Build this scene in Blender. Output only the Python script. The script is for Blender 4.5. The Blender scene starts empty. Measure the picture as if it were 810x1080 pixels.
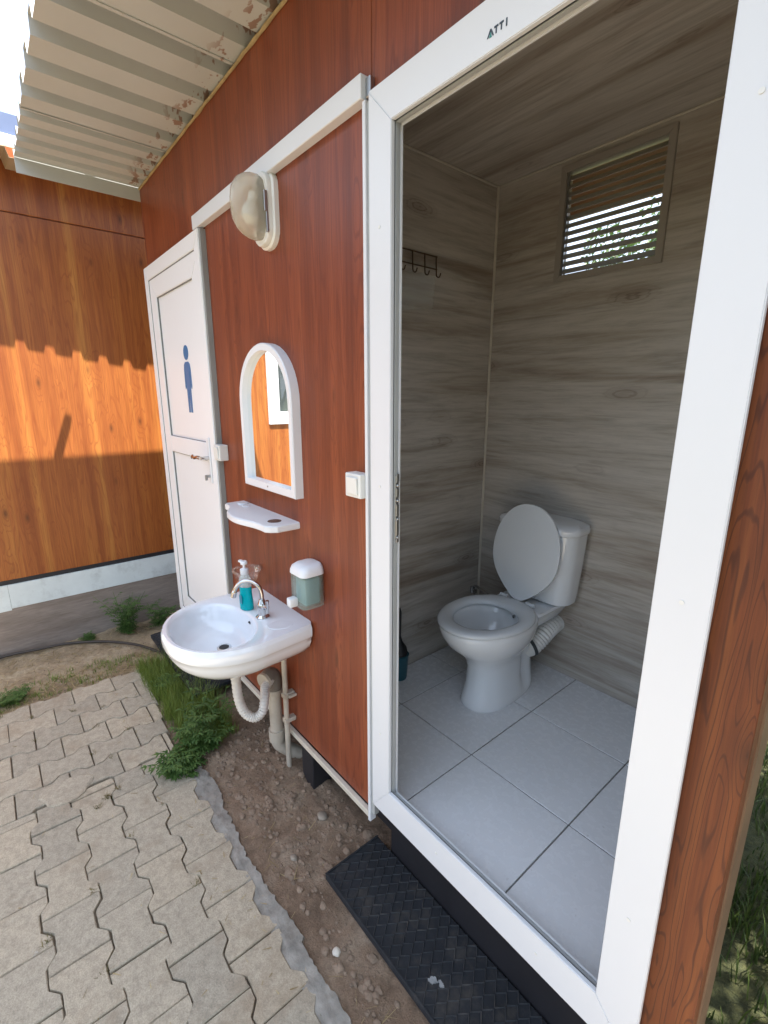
import bpy, bmesh, math, random
from mathutils import Vector, Matrix, noise
random.seed(7)
S = bpy.context.scene
COL = S.collection
# ------------------------------------------------------------------ camera, world, sun, exposure
cd = bpy.data.cameras.new('camera'); cam = bpy.data.objects.new('camera', cd); COL.objects.link(cam)
Rr, Uu, Bb = (0.640044, 0.768338, 0.000627), (-0.180958, 0.149949, 0.971993), (0.746725, -0.622231, 0.23501)
CY, CZ = -0.82239, 1.34088
cam.matrix_world = Matrix(((Rr[0],Uu[0],Bb[0],0.0),(Rr[1],Uu[1],Bb[1],CY),(Rr[2],Uu[2],Bb[2],CZ),(0,0,0,1)))
cd.sensor_fit = 'HORIZONTAL'; cd.sensor_width = 36; cd.lens = 36*498.856/810
cd.clip_start = 0.02; cd.clip_end = 2000
S.camera = cam
SUN_EL = math.radians(68.7); SUN_AZ = math.radians(30)      # azimuth from +x towards +y
w = bpy.data.worlds.new('World'); S.world = w; w.use_nodes = True
nt = w.node_tree; bg = nt.nodes['Background']
sky = nt.nodes.new('ShaderNodeTexSky'); sky.sky_type = 'NISHITA'; sky.sun_disc = False
sky.sun_elevation = SUN_EL; sky.sun_rotation = math.pi/2 - SUN_AZ
sky.air_density = 1.3; sky.dust_density = 3.0; sky.ozone_density = 1.0
cn = nt.nodes.new('ShaderNodeTexNoise'); cn.inputs['Scale'].default_value = 2.2; cn.inputs['Detail'].default_value = 6
ctc = nt.nodes.new('ShaderNodeTexCoord'); nt.links.new(ctc.outputs['Generated'], cn.inputs['Vector'])
cr = nt.nodes.new('ShaderNodeValToRGB'); cr.color_ramp.elements[0].position = 0.3; cr.color_ramp.elements[1].position = 0.6
cr.color_ramp.elements[0].color = (0.25,0.25,0.25,1); cr.color_ramp.elements[1].color = (0.75,0.75,0.75,1)
nt.links.new(cn.outputs['Fac'], cr.inputs[0])
cm = nt.nodes.new('ShaderNodeMixRGB'); cm.inputs[2].default_value = (8.0, 9.3, 11.6, 1)   # pale veil added to whiten the sky and soften its blue light
nt.links.new(cr.outputs[0], cm.inputs[0]); nt.links.new(sky.outputs[0], cm.inputs[1])
nt.links.new(cm.outputs[0], bg.inputs[0]); bg.inputs[1].default_value = 0.065
sl = bpy.data.lights.new('sun', 'SUN'); sl.energy = 5.0; sl.angle = math.radians(0.55); sl.color = (1.0, 0.95, 0.87)
so = bpy.data.objects.new('sun', sl); COL.objects.link(so); so.location = (20, 20, 40)
sd = Vector((math.cos(SUN_EL)*math.cos(SUN_AZ), math.cos(SUN_EL)*math.sin(SUN_AZ), math.sin(SUN_EL)))
so.rotation_euler = sd.to_track_quat('Z', 'Y').to_euler()
S.view_settings.view_transform = 'Standard'; S.view_settings.look = 'None'
S.view_settings.gamma = 1; S.view_settings.use_curve_mapping = False
S.view_settings.exposure = 2.15

# ------------------------------------------------------------------ helpers
def tag(o, label=None, cat=None, group=None, kind=None):
    if label: o['label'] = label
    if cat: o['category'] = cat
    if group: o['group'] = group
    if kind: o['kind'] = kind
    return o
def empty(name, loc, label, cat, group=None):
    o = bpy.data.objects.new(name, None); COL.objects.link(o); o.location = loc
    o.empty_display_size = 0.1
    return tag(o, label, cat, group)
def wloc(o):
    v = Vector(o.location)
    while o.parent: o = o.parent; v += Vector(o.location)
    return v
def obj(name, bm, mat, parent=None, smooth=False, angle=40, loc=None):
    me = bpy.data.meshes.new(name)
    o = bpy.data.objects.new(name, me); COL.objects.link(o)
    off = Vector((0,0,0))
    if parent: o.parent = parent; off = wloc(parent)
    if loc is not None: o.location = Vector(loc) - off; off = Vector(loc)
    if off.length > 0: bmesh.ops.translate(bm, verts=bm.verts, vec=-off)
    bmesh.ops.recalc_face_normals(bm, faces=bm.faces)
    bm.to_mesh(me); bm.free()
    if isinstance(mat, (list, tuple)):
        for m in mat: me.materials.append(m)
    else: me.materials.append(mat)
    if smooth:
        me.polygons.foreach_set('use_smooth', [True]*len(me.polygons))
        bmm = bmesh.new(); bmm.from_mesh(me); a = math.radians(angle)
        for e in bmm.edges:
            if len(e.link_faces) == 2 and e.calc_face_angle(0) > a: e.smooth = False
        bmm.to_mesh(me); bmm.free()
    return o
def B(): return bmesh.new()
def box(bm, x0, x1, y0, y1, z0, z1, bev=0.0, seg=1, rot=None, mi=0):
    r = bmesh.ops.create_cube(bm, size=1)
    vs = r['verts']
    c = Vector(((x0+x1)/2, (y0+y1)/2, (z0+z1)/2))
    for v in vs: v.co = Vector((v.co.x*(x1-x0), v.co.y*(y1-y0), v.co.z*(z1-z0)))
    if bev > 0:
        es = list({e for v in vs for e in v.link_edges})
        bv = bmesh.ops.bevel(bm, geom=es, offset=bev, segments=seg, affect='EDGES', profile=0.5)
        vs = list({v for v in bv['verts']} | {v for v in vs if v.is_valid})
    for v in vs:
        if rot: v.co = rot @ v.co
        v.co += c
    if mi:
        for f in {f for v in vs for f in v.link_faces}: f.material_index = mi
    return vs
def tube(bm, pts, r, seg=12, rfun=None, caps=True):
    pts = [Vector(p) for p in pts]; n = len(pts); rings = []
    t0 = (pts[1]-pts[0]).normalized()
    up = Vector((0,0,1)) if abs(t0.z) < 0.9 else Vector((1,0,0))
    nv = t0.cross(up).normalized()
    for i, p in enumerate(pts):
        t = (pts[min(i+1,n-1)] - pts[max(i-1,0)]).normalized()
        nv = (nv - t*nv.dot(t)).normalized(); b = t.cross(nv)
        rr = rfun(i) if rfun else r
        rings.append([bm.verts.new(p + (nv*math.cos(2*math.pi*k/seg) + b*math.sin(2*math.pi*k/seg))*rr) for k in range(seg)])
    for i in range(n-1):
        for k in range(seg):
            bm.faces.new((rings[i][k], rings[i][(k+1)%seg], rings[i+1][(k+1)%seg], rings[i+1][k]))
    if caps:
        bm.faces.new(rings[0]); bm.faces.new(rings[-1])
def spline(pts, n=8):
    P = [Vector(p) for p in pts]; P = [P[0]*2-P[1]] + P + [P[-1]*2-P[-2]]; out = []
    for i in range(1, len(P)-2):
        for k in range(n):
            t = k/n
            out.append(0.5*((2*P[i]) + (P[i+1]-P[i-1])*t + (2*P[i-1]-5*P[i]+4*P[i+1]-P[i+2])*t*t + (3*P[i]-P[i-1]-3*P[i+1]+P[i+2])*t**3))
    out.append(P[-2]); return out
def loft(bm, rings, cap0=True, cap1=True):
    R = [[bm.verts.new(p) for p in r] for r in rings]; n = len(R[0])
    for i in range(len(R)-1):
        for k in range(n):
            bm.faces.new((R[i][k], R[i][(k+1)%n], R[i+1][(k+1)%n], R[i+1][k]))
    if cap0: bm.faces.new(R[0])
    if cap1: bm.faces.new(R[-1])
    return R
def prism(bm, poly, f0, f1):
    a = [bm.verts.new(f0(*q)) for q in poly]; b = [bm.verts.new(f1(*q)) for q in poly]
    n = len(poly)
    for i in range(n): bm.faces.new((a[i], a[(i+1)%n], b[(i+1)%n], b[i]))
    bm.faces.new(a); bm.faces.new(b)
def roundrect(w, h, r, n=5):
    out = []
    for cx, cy, a0 in ((w/2-r, h/2-r, 0), (-w/2+r, h/2-r, 90), (-w/2+r, -h/2+r, 180), (w/2-r, -h/2+r, 270)):
        for k in range(n+1):
            a = math.radians(a0 + 90*k/n); out.append((cx + r*math.cos(a), cy + r*math.sin(a)))
    return out

# ------------------------------------------------------------------ materials
def mat(name):
    m = bpy.data.materials.new(name); m.use_nodes = True
    nt = m.node_tree; b = nt.nodes['Principled BSDF']
    return m, nt, b
def nd(nt, t, **kw):
    n = nt.nodes.new('ShaderNode'+t)
    for k, v in kw.items():
        if k in ('operation', 'blend_type', 'data_type', 'feature', 'noise_dimensions', 'wave_type', 'bands_direction', 'distance', 'clamp'): setattr(n, k, v)
    return n
def L(nt, a, b): nt.links.new(a, b)
def coords(nt, scale, loc=(0,0,0)):
    tc = nd(nt, 'TexCoord'); mp = nd(nt, 'Mapping')
    mp.inputs['Scale'].default_value = scale; mp.inputs['Location'].default_value = loc
    L(nt, tc.outputs['Object'], mp.inputs[0]); return mp.outputs[0]
def noi(nt, vec, sc=1, det=3, rough=0.55, dist=0.0):
    n = nd(nt, 'TexNoise'); n.inputs['Scale'].default_value = sc; n.inputs['Detail'].default_value = det
    n.inputs['Roughness'].default_value = rough; n.inputs['Distortion'].default_value = dist
    L(nt, vec, n.inputs['Vector']); return n.outputs['Fac']
def mth(nt, op, a, b=None, c=None, clamp=False):
    n = nd(nt, 'Math', operation=op); n.use_clamp = clamp
    for i, v in enumerate((a, b, c)):
        if v is None: continue
        if isinstance(v, (int, float)): n.inputs[i].default_value = v
        else: L(nt, v, n.inputs[i])
    return n.outputs[0]
def ramp(nt, fac, stops):
    n = nd(nt, 'ValToRGB'); cr = n.color_ramp
    while len(cr.elements) < len(stops): cr.elements.new(0.5)
    for e, (p, c) in zip(cr.elements, stops):
        e.position = p; e.color = (c, c, c, 1) if isinstance(c, (int, float)) else (*c, 1)
    L(nt, fac, n.inputs[0]); return n.outputs[0]
def mix(nt, fac, a, b, bt='MIX'):
    n = nd(nt, 'MixRGB', blend_type=bt)
    for i, v in enumerate((fac, a, b)):
        if isinstance(v, (int, float)): n.inputs[i].default_value = v
        elif isinstance(v, tuple): n.inputs[i].default_value = (*v, 1)
        else: L(nt, v, n.inputs[i])
    return n.outputs[0]
def bump(nt, b, h, st=0.3, d=0.01):
    n = nd(nt, 'Bump'); n.inputs['Strength'].default_value = st; n.inputs['Distance'].default_value = d
    L(nt, h, n.inputs['Height']); L(nt, n.outputs[0], b.inputs['Normal'])
def simple(name, col, rough=0.5, metal=0.0, var=0.08, nscale=6.0, bmp=0.0, bscale=60.0, coat=0.0, dirt=None, dirtscale=4, dirtamt=0.4, rv=0.15):
    m, nt, b = mat(name)
    v = coords(nt, (1,1,1))
    n = noi(nt, v, nscale, 4)
    c = mix(nt, ramp(nt, n, [(0.3, 1-var), (0.7, 1.0)]), (0,0,0), col)
    if dirt:
        d = noi(nt, v, dirtscale, 6, 0.7)
        c = mix(nt, mth(nt, 'MULTIPLY', ramp(nt, d, [(0.5, 0.0), (0.75, 1.0)]), dirtamt), c, dirt)
    L(nt, c, b.inputs['Base Color'])
    b.inputs['Roughness'].default_value = rough; b.inputs['Metallic'].default_value = metal
    if rv:
        r = noi(nt, v, nscale*4, 4); L(nt, mth(nt, 'MULTIPLY_ADD', r, rv, rough-rv/2, clamp=True), b.inputs['Roughness'])
    if coat: b.inputs['Coat Weight'].default_value = coat; b.inputs['Coat Roughness'].default_value = 0.05
    if bmp: bump(nt, b, noi(nt, v, bscale, 5, 0.6), bmp, 0.005)
    return m
def wood(name, dark, mid, light, along=(13.0, 13.0, 0.8), fib=(170, 170, 5), rough=0.42, knots=(7.5, 7.5, 2.2), ringf=32.0, knotcol=(0.05,0.018,0.008), strip=(17, 17, 0.16), linew=0.62, loc=(0,0,0), fa=0.55, kr=0.11, halo=0.0, l0=0.55):
    
    m, nt, b = mat(name)
    # knots (voronoi cells, a few of them)
    kv = coords(nt, knots, (0.37, 0.61, 0.2))
    vo = nd(nt, 'TexVoronoi'); vo.inputs['Scale'].default_value = 1; L(nt, kv, vo.inputs['Vector'])
    kd = vo.outputs['Distance']
    sel = mth(nt, 'GREATER_THAN', nd_sep(nt, vo.outputs['Color']), 0.55)
    kf = mth(nt, 'MULTIPLY', ramp(nt, kd, [(0.0, 1.0), (0.38, 0.0)]), sel)
    n1 = noi(nt, coords(nt, along, loc), 1.0, 2.5, 0.45, 0.3)
    n1 = mth(nt, 'MULTIPLY_ADD', kf, 0.22, n1)
    rings = mth(nt, 'SINE', mth(nt, 'MULTIPLY', n1, ringf*3.0))
    line = ramp(nt, rings, [(l0, 0.0), (0.99, 1.0)])
    st = noi(nt, coords(nt, strip, loc), 1.0, 3, 0.6)
    big = noi(nt, coords(nt, (1.1,1.1,0.8)), 1.0, 2, 0.5)
    st = mth(nt, 'ADD', mth(nt, 'MULTIPLY', st, 0.75), mth(nt, 'MULTIPLY', big, 0.25))
    col = ramp(nt, st, [(0.26, dark), (0.5, mid), (0.74, light)])
    fb = noi(nt, coords(nt, fib), 1.0, 5, 0.7)
    col = mix(nt, fa, col, ramp(nt, fb, [(0.3, 0.45), (0.6, 1.0)]), 'MULTIPLY')
    col = mix(nt, mth(nt, 'MULTIPLY', line, linew), col, dark)
    if halo: col = mix(nt, mth(nt, 'MULTIPLY', kf, halo), col, dark)
    kc = ramp(nt, mth(nt, 'MULTIPLY', mth(nt, 'SUBTRACT', 1.0, ramp(nt, kd, [(0.0, 0.0), (kr, 1.0)])), sel), [(0.0, 0.0), (1.0, 1.0)])
    col = mix(nt, mth(nt, 'MULTIPLY', kc, 0.75), col, knotcol)
    L(nt, col, b.inputs['Base Color'])
    L(nt, mth(nt, 'MULTIPLY_ADD', fb, 0.2, rough-0.1), b.inputs['Roughness']); b.inputs['Specular IOR Level'].default_value = 0.38
    bump(nt, b, mth(nt, 'ADD', fb, mth(nt, 'MULTIPLY', line, -0.3)), 0.12, 0.002)
    return m
def nd_sep(nt, colsock):
    n = nd(nt, 'SeparateColor'); L(nt, colsock, n.inputs[0]); return n.outputs[0]

M = {}
WD, WM, WL = (0.135, 0.031, 0.014), (0.235, 0.057, 0.023), (0.31, 0.088, 0.034)
M['wood'] = wood('red brown wood laminate', WD, WM, WL)
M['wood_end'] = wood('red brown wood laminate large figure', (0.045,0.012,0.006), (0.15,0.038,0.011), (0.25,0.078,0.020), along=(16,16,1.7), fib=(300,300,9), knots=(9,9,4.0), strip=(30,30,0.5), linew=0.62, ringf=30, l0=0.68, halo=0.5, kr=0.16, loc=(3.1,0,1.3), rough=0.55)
M['wood_left'] = wood('orange brown wood laminate', (0.19,0.045,0.012), (0.34,0.110,0.026), (0.50,0.225,0.050), along=(12,12,0.9), knots=(8,8,3.2), strip=(14,14,0.2), loc=(5,2,1), linew=0.42, ringf=30, l0=0.5, halo=0.3, kr=0.13)
def laminate(name, ax, ac):
    # ax: scale factors that stretch along the grain; ac: index (0 x, 1 y) of the grain axis
    def sc(al, acr): return tuple(al if i == ac else (acr if i in ax else 1.0) for i in range(3))
    m, nt, b = mat(name)
    wob = noi(nt, coords(nt, sc(2.2, 2.0)), 1.0, 3, 0.6)
    band = noi(nt, coords(nt, sc(0.55, 8.5), (0.3,0.7,0.15)), 1.0, 4, 0.62, 0.6)
    fine = noi(nt, coords(nt, sc(5.0, 75)), 1.0, 5, 0.75)
    mid_ = noi(nt, coords(nt, sc(2.2, 26), (2,4,1)), 1.0, 4, 0.7, 0.8)
    t = mth(nt, 'ADD', mth(nt, 'MULTIPLY', band, 0.75), mth(nt, 'MULTIPLY', mid_, 0.25))
    col = ramp(nt, t, [(0.33, (0.27,0.22,0.175)), (0.45, (0.385,0.345,0.295)), (0.54, (0.47,0.44,0.395)), (0.66, (0.53,0.50,0.455))])
    col = mix(nt, 0.5, col, ramp(nt, fine, [(0.32, 0.62), (0.56, 1.05)]), 'MULTIPLY')
    col = mix(nt, 0.45, col, ramp(nt, mid_, [(0.34, 0.72), (0.5, 1.0)]), 'MULTIPLY')
    vo = nd(nt, 'TexVoronoi'); vo.inputs['Scale'].default_value = 1
    kvec = coords(nt, sc(2.1, 6.6), (0.4, 0.1, 0.33)); L(nt, kvec, vo.inputs['Vector'])
    sel = mth(nt, 'GREATER_THAN', nd_sep(nt, vo.outputs['Color']), 0.35)
    kd = mth(nt, 'ADD', vo.outputs['Distance'], mth(nt, 'MULTIPLY_ADD', mid_, 0.18, -0.09))
    halo = mth(nt, 'MULTIPLY', ramp(nt, kd, [(0.04, 1.0), (0.26, 0.0)]), sel)
    rg = ramp(nt, mth(nt, 'SINE', mth(nt, 'MULTIPLY', kd, 95)), [(0.45, 0.0), (0.95, 1.0)])
    col = mix(nt, mth(nt, 'MULTIPLY', halo, 0.45), col, (0.20,0.14,0.10))
    col = mix(nt, mth(nt, 'MULTIPLY', mth(nt, 'MULTIPLY', halo, rg), 0.55), col, (0.10,0.07,0.05))
    L(nt, col, b.inputs['Base Color']); b.inputs['Roughness'].default_value = 0.38
    bump(nt, b, fine, 0.08, 0.001)
    return m
M['lam_back'] = laminate('grey wood laminate', (1, 2), 0)
M['lam_side'] = laminate('grey wood laminate side', (0, 2), 1)
M['lam_ceil'] = laminate('grey wood laminate ceiling', (1, 2), 0)
M['pvc'] = simple('white upvc', (0.67,0.695,0.72), 0.35, var=0.02, nscale=1.2, rv=0)
M['pvc_grey'] = simple('grey pvc trim', (0.40,0.42,0.42), 0.4, var=0.12, dirt=(0.30,0.28,0.24), dirtamt=0.2)  # plain grey, darker than the white frame face
M['pvc_cream'] = simple('cream pvc trim', (0.66,0.62,0.52), 0.4, var=0.15, dirt=(0.35,0.25,0.15), dirtamt=0.4)
M['gasket'] = simple('dark rubber gasket', (0.05,0.06,0.065), 0.6)
M['door_lightened'] = simple('white upvc lightened', (0.82,0.835,0.85), 0.35, var=0.02, nscale=1.2, rv=0)  # same white upvc, lightened to offset the weaker light on this door
M['plastic'] = simple('white plastic', (0.72,0.74,0.76), 0.3, var=0.01, rv=0)
M['edge_shade'] = simple('frame edge shade tone', (0.27,0.28,0.27), 0.5, var=0.2)  # side of the white door frame, its shade put into this grey
M['trim_brown'] = simple('weathered brown corner board', (0.15,0.085,0.045), 0.6, var=0.4, nscale=8)
M['clod'] = simple('soil clod', (0.28,0.205,0.145), 0.95, var=0.45, nscale=25, bmp=0.5)
M['switch'] = simple('off white plastic', (0.72,0.73,0.70), 0.35, var=0.03)
M['ceramic'] = simple('white glazed ceramic', (0.76,0.79,0.82), 0.10, var=0.02, rv=0, coat=0.6, dirt=(0.55,0.5,0.42), dirtscale=5, dirtamt=0.12)
M['ceramic_t'] = simple('toilet ceramic', (0.78,0.81,0.83), 0.10, var=0.02, rv=0, coat=0.5)
M['seat'] = simple('toilet seat plastic', (0.68,0.72,0.75), 0.25, var=0.015, rv=0)
M['water'] = simple('toilet water', (0.30,0.34,0.35), 0.05, coat=0.8)
M['chrome'] = simple('chrome', (0.62,0.62,0.62), 0.12, 1.0)
M['steel'] = simple('brushed steel', (0.42,0.43,0.43), 0.35, 1.0)
M['dark_steel'] = simple('dark painted steel', (0.018,0.018,0.022), 0.5, var=0.3)
M['black'] = simple('black plastic', (0.015,0.015,0.016), 0.5)
M['flex'] = simple('grey white flexible plastic', (0.62,0.60,0.56), 0.4, var=0.12, dirt=(0.3,0.25,0.18), dirtamt=0.4, dirtscale=14)
M['flex_w'] = simple('white flexible plastic', (0.80,0.80,0.77), 0.3)
M['beige_pipe'] = simple('beige pvc pipe', (0.50,0.45,0.37), 0.42, var=0.2, dirt=(0.22,0.16,0.1), dirtscale=9, dirtamt=0.6)
M['grey_pipe'] = simple('brown grey pvc elbow', (0.20,0.17,0.14), 0.5, var=0.25, dirt=(0.3,0.26,0.2), dirtscale=12, dirtamt=0.6)
M['sign_blue'] = simple('blue sticker', (0.03,0.16,0.36), 0.4, var=0.05)
M['teal'] = simple('teal print', (0.03,0.25,0.22), 0.5)
M['ink'] = simple('dark print', (0.03,0.05,0.07), 0.5)
M['plinth'] = simple('white marbled board', (0.62,0.69,0.70), 0.4, var=0.12, nscale=8, dirt=(0.33,0.36,0.36), dirtscale=9, dirtamt=0.6)
M['greyboard'] = wood('weathered grey board', (0.17,0.135,0.11), (0.25,0.21,0.18), (0.31,0.27,0.235), along=(1,1,9), fib=(12,12,120), knots=(1,1,6), strip=(1.3,1.3,8), linew=0.2, rough=0.7)
M['foam'] = simple('yellowed sealing foam', (0.45,0.34,0.17), 0.9, var=0.4, nscale=30, bmp=0.8, bscale=90)
M['rubber'] = simple('black rubber', (0.012,0.015,0.020), 0.8, var=0.4, nscale=25, bmp=0.25, bscale=200, dirt=(0.10,0.085,0.065), dirtscale=16, dirtamt=0.45)
M['paint_spill'] = simple('dried white paint', (0.30,0.31,0.31), 0.7, var=0.3, nscale=60)
M['batten'] = simple('dark timber', (0.06,0.035,0.02), 0.7)
M['eave_tan'] = simple('tan coated steel', (0.48,0.38,0.26), 0.5, var=0.12)
M['fascia_blue'] = simple('slate blue coated steel', (0.10,0.13,0.22), 0.35, var=0.15)
M['rust_hook'] = simple('bronze wire', (0.14,0.10,0.07), 0.4, 0.7)
M['hose'] = simple('black irrigation hose', (0.045,0.035,0.028), 0.55, var=0.3)
M['red_scrap'] = simple('dark red cloth', (0.10,0.018,0.012), 0.8)

# mirror
m, nt, b = mat('mirror glass'); b.inputs['Base Color'].default_value = (0.9,0.92,0.92,1); b.inputs['Metallic'].default_value = 1; b.inputs['Roughness'].default_value = 0.01; M['mirror'] = m
m, nt, b = mat('window glass'); b.inputs['Base Color'].default_value = (0.06,0.07,0.07,1); b.inputs['Roughness'].default_value = 0.02; b.inputs['IOR'].default_value = 1.9; M['glass_dark'] = m
def clear(name, col, rough=0.1, trans=0.9, ior=1.3, alpha=1.0):
    m, nt, b = mat(name); b.inputs['Base Color'].default_value = (*col,1); b.inputs['Roughness'].default_value = rough
    b.inputs['Transmission Weight'].default_value = trans; b.inputs['IOR'].default_value = ior; b.inputs['Alpha'].default_value = alpha; return m
M['soap_teal'] = clear('teal liquid soap', (0.0,0.50,0.55), 0.12, 0.25)
M['bottle_clear'] = clear('clear bottle plastic', (0.80,0.88,0.86), 0.15, 0.5, alpha=0.75)
M['disp'] = clear('smoky green plastic', (0.50,0.62,0.56), 0.10, 0.6, alpha=0.55)
M['disp_in'] = simple('dispenser reservoir', (0.22,0.38,0.42), 0.3)
M['acrylic'] = clear('clear acrylic', (0.9,0.80,0.72), 0.08, 0.9, alpha=0.55)
M['lamp_glass'] = clear('dusty yellowed lamp glass', (0.86,0.81,0.66), 0.12, 0.5, alpha=0.68)
M['bag'] = clear('cloudy plastic bag', (0.75,0.8,0.8), 0.35, 0.2, alpha=0.13)

# corrugated roof, underside with old paint and rust near the wall
m, nt, b = mat('grey coated corrugated steel')
v = coords(nt, (1,1,1)); n = noi(nt, v, 3, 4)
c = ramp(nt, n, [(0.3, (0.43,0.45,0.435)), (0.7, (0.49,0.51,0.49))])
tc = nd(nt, 'TexCoord'); sp = nd(nt, 'SeparateXYZ'); L(nt, tc.outputs['Object'], sp.inputs[0])
yy = sp.outputs[1]
near = mth(nt, 'MULTIPLY', ramp(nt, mth(nt, 'ADD', yy, 0.5), [(0.42, 0.0), (0.48, 1.0)]), ramp(nt, noi(nt, coords(nt,(14,26,14)), 1.0, 3, 0.6), [(0.56, 0.0), (0.59, 1.0)]))
c = mix(nt, mth(nt, 'MULTIPLY', near, 0.8), c, (0.22,0.10,0.05))
L(nt, c, b.inputs['Base Color']); b.inputs['Roughness'].default_value = 0.5; M['roof'] = m

# tiles
m, nt, b = mat('pale grey floor tiles'); v = coords(nt, (1,1,1))
n = noi(nt, v, 3, 4); n2 = noi(nt, v, 40, 4)
c = ramp(nt, n, [(0.3, (0.67,0.69,0.71)), (0.7, (0.72,0.74,0.76))])
c = mix(nt, mth(nt, 'MULTIPLY', ramp(nt, n2, [(0.66, 0.0), (0.74, 1.0)]), 0.35), c, (0.2,0.19,0.17))
nf = noi(nt, coords(nt,(1,1,1),(3,1,0)), 9, 6, 0.75)
c = mix(nt, mth(nt, 'MULTIPLY', ramp(nt, nf, [(0.5, 0.0), (0.72, 1.0)]), 0.07), c, (0.42,0.40,0.36))
L(nt, c, b.inputs['Base Color']); L(nt, mth(nt,'MULTIPLY_ADD', n2, 0.25, 0.14), b.inputs['Roughness']); M['tile'] = m
M['grout'] = simple('dark grout', (0.16,0.155,0.15), 0.9, var=0.3)

# pavers
m, nt, b = mat('concrete paver'); v = coords(nt, (1,1,1))
gi = nd(nt, 'NewGeometry'); rnd = gi.outputs['Random Per Island']
c = ramp(nt, rnd, [(0.0, (0.39,0.345,0.265)), (0.5, (0.45,0.395,0.30)), (1.0, (0.49,0.42,0.31))])
sp1 = noi(nt, v, 230, 4, 0.8); sp2 = noi(nt, v, 34, 6, 0.78); sp3 = noi(nt, v, 5, 5, 0.6)
c = mix(nt, 0.55, c, ramp(nt, sp1, [(0.38, 0.55), (0.58, 1.05)]), 'MULTIPLY')
c = mix(nt, 0.7, c, ramp(nt, sp2, [(0.38, 0.70), (0.58, 1.05)]), 'MULTIPLY')
c = mix(nt, mth(nt, 'MULTIPLY', ramp(nt, sp3, [(0.52, 0.0), (0.7, 1.0)]), 0.55), c, (0.27,0.205,0.135))
sp4 = noi(nt, coords(nt, (1,1,1), (4,2,0)), 13, 5, 0.8)
c = mix(nt, mth(nt, 'MULTIPLY', ramp(nt, sp4, [(0.66, 0.0), (0.74, 1.0)]), 0.5), c, (0.52,0.50,0.45))
L(nt, c, b.inputs['Base Color']); b.inputs['Roughness'].default_value = 0.9
bump(nt, b, mth(nt, 'ADD', mth(nt,'MULTIPLY',sp1,0.6), sp2), 0.7, 0.004); M['paver'] = m
M['mortar'] = simple('rough grey cement', (0.33,0.31,0.27), 0.95, var=0.45, nscale=22, bmp=1.0, bscale=40, dirt=(0.16,0.125,0.09), dirtscale=12, dirtamt=0.7)

# earth: brown loam by the cabins, straw-coloured to the left, grass further out
m, nt, b = mat('bare earth'); v = coords(nt, (1,1,1))
a1 = noi(nt, v, 6, 6, 0.65); a2 = noi(nt, v, 45, 6, 0.7); a3 = noi(nt, v, 260, 3, 0.7)
brown = ramp(nt, a1, [(0.3, (0.17,0.112,0.072)), (0.5, (0.28,0.195,0.13)), (0.7, (0.41,0.32,0.23))])
straw = ramp(nt, a1, [(0.3, (0.27,0.20,0.12)), (0.5, (0.40,0.31,0.20)), (0.7, (0.50,0.41,0.28))])
tc = nd(nt, 'TexCoord'); sp = nd(nt, 'SeparateXYZ'); L(nt, tc.outputs['Object'], sp.inputs[0])
lf = mth(nt, 'MULTIPLY_ADD', sp.outputs[0], -1.0, mth(nt, 'MULTIPLY', a1, 0.8))
c = mix(nt, ramp(nt, mth(nt,'MULTIPLY',lf,0.2), [(0.60, 0.0), (0.70, 1.0)]), brown, straw)
d2 = nd(nt, 'VectorMath', operation='LENGTH'); L(nt, tc.outputs['Object'], d2.inputs[0])
bk = ramp(nt, mth(nt,'MULTIPLY_ADD', sp.outputs[1], 1.0, mth(nt,'MULTIPLY', a1, 0.2)), [(0.25, 0.0), (0.5, 1.0)])
grs = ramp(nt, a2, [(0.3, (0.035,0.045,0.015)), (0.7, (0.10,0.10,0.035))])
c = mix(nt, ramp(nt, mth(nt,'MULTIPLY_ADD', a1, 0.1, mth(nt,'MULTIPLY',d2.outputs['Value'],0.1)), [(0.42, 0.0), (0.55, 1.0)]), c, grs)
c = mix(nt, bk, c, grs)
c = mix(nt, 0.6, c, ramp(nt, a2, [(0.3, 0.5), (0.65, 1.15)]), 'MULTIPLY')
c = mix(nt, 0.5, c, ramp(nt, a3, [(0.3, 0.6), (0.65, 1.15)]), 'MULTIPLY')
L(nt, c, b.inputs['Base Color']); b.inputs['Roughness'].default_value = 0.95
bump(nt, b, mth(nt,'ADD',a2,mth(nt,'MULTIPLY',a3,0.5)), 1.0, 0.012); M['earth'] = m
def leafm(name, c0, c1, rough=0.55):
    m, nt, b = mat(name); gi = nd(nt, 'NewGeometry')
    c = ramp(nt, gi.outputs['Random Per Island'], [(0.0, c0), (1.0, c1)])
    L(nt, c, b.inputs['Base Color']); b.inputs['Roughness'].default_value = rough
    tr = nd(nt, 'BsdfTranslucent'); L(nt, c, tr.inputs[0]); mx = nd(nt, 'MixShader'); mx.inputs[0].default_value = 0.3
    L(nt, b.outputs[0], mx.inputs[1]); L(nt, tr.outputs[0], mx.inputs[2]); L(nt, mx.outputs[0], nt.nodes['Material Output'].inputs[0])
    return m
M['leaf'] = leafm('weed leaf', (0.045,0.105,0.022), (0.12,0.21,0.05))
M['grass'] = leafm('grass blade', (0.09,0.16,0.02), (0.24,0.30,0.06))
M['drygrass'] = leafm('dry grass', (0.22,0.16,0.07), (0.50,0.40,0.22), 0.8)
M['shade_grass'] = leafm('long grass shade tone', (0.03,0.06,0.012), (0.10,0.14,0.03))  # darker copy of the grass, shade put into its colour
M['moss'] = leafm('dry moss', (0.10,0.10,0.03), (0.26,0.21,0.09), 0.9)
M['treeleaf'] = leafm('tree leaf', (0.045,0.09,0.02), (0.11,0.17,0.05))
M['bark'] = simple('bark', (0.12,0.09,0.065), 0.9, var=0.4, nscale=10, bmp=0.6, bscale=30)
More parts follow.
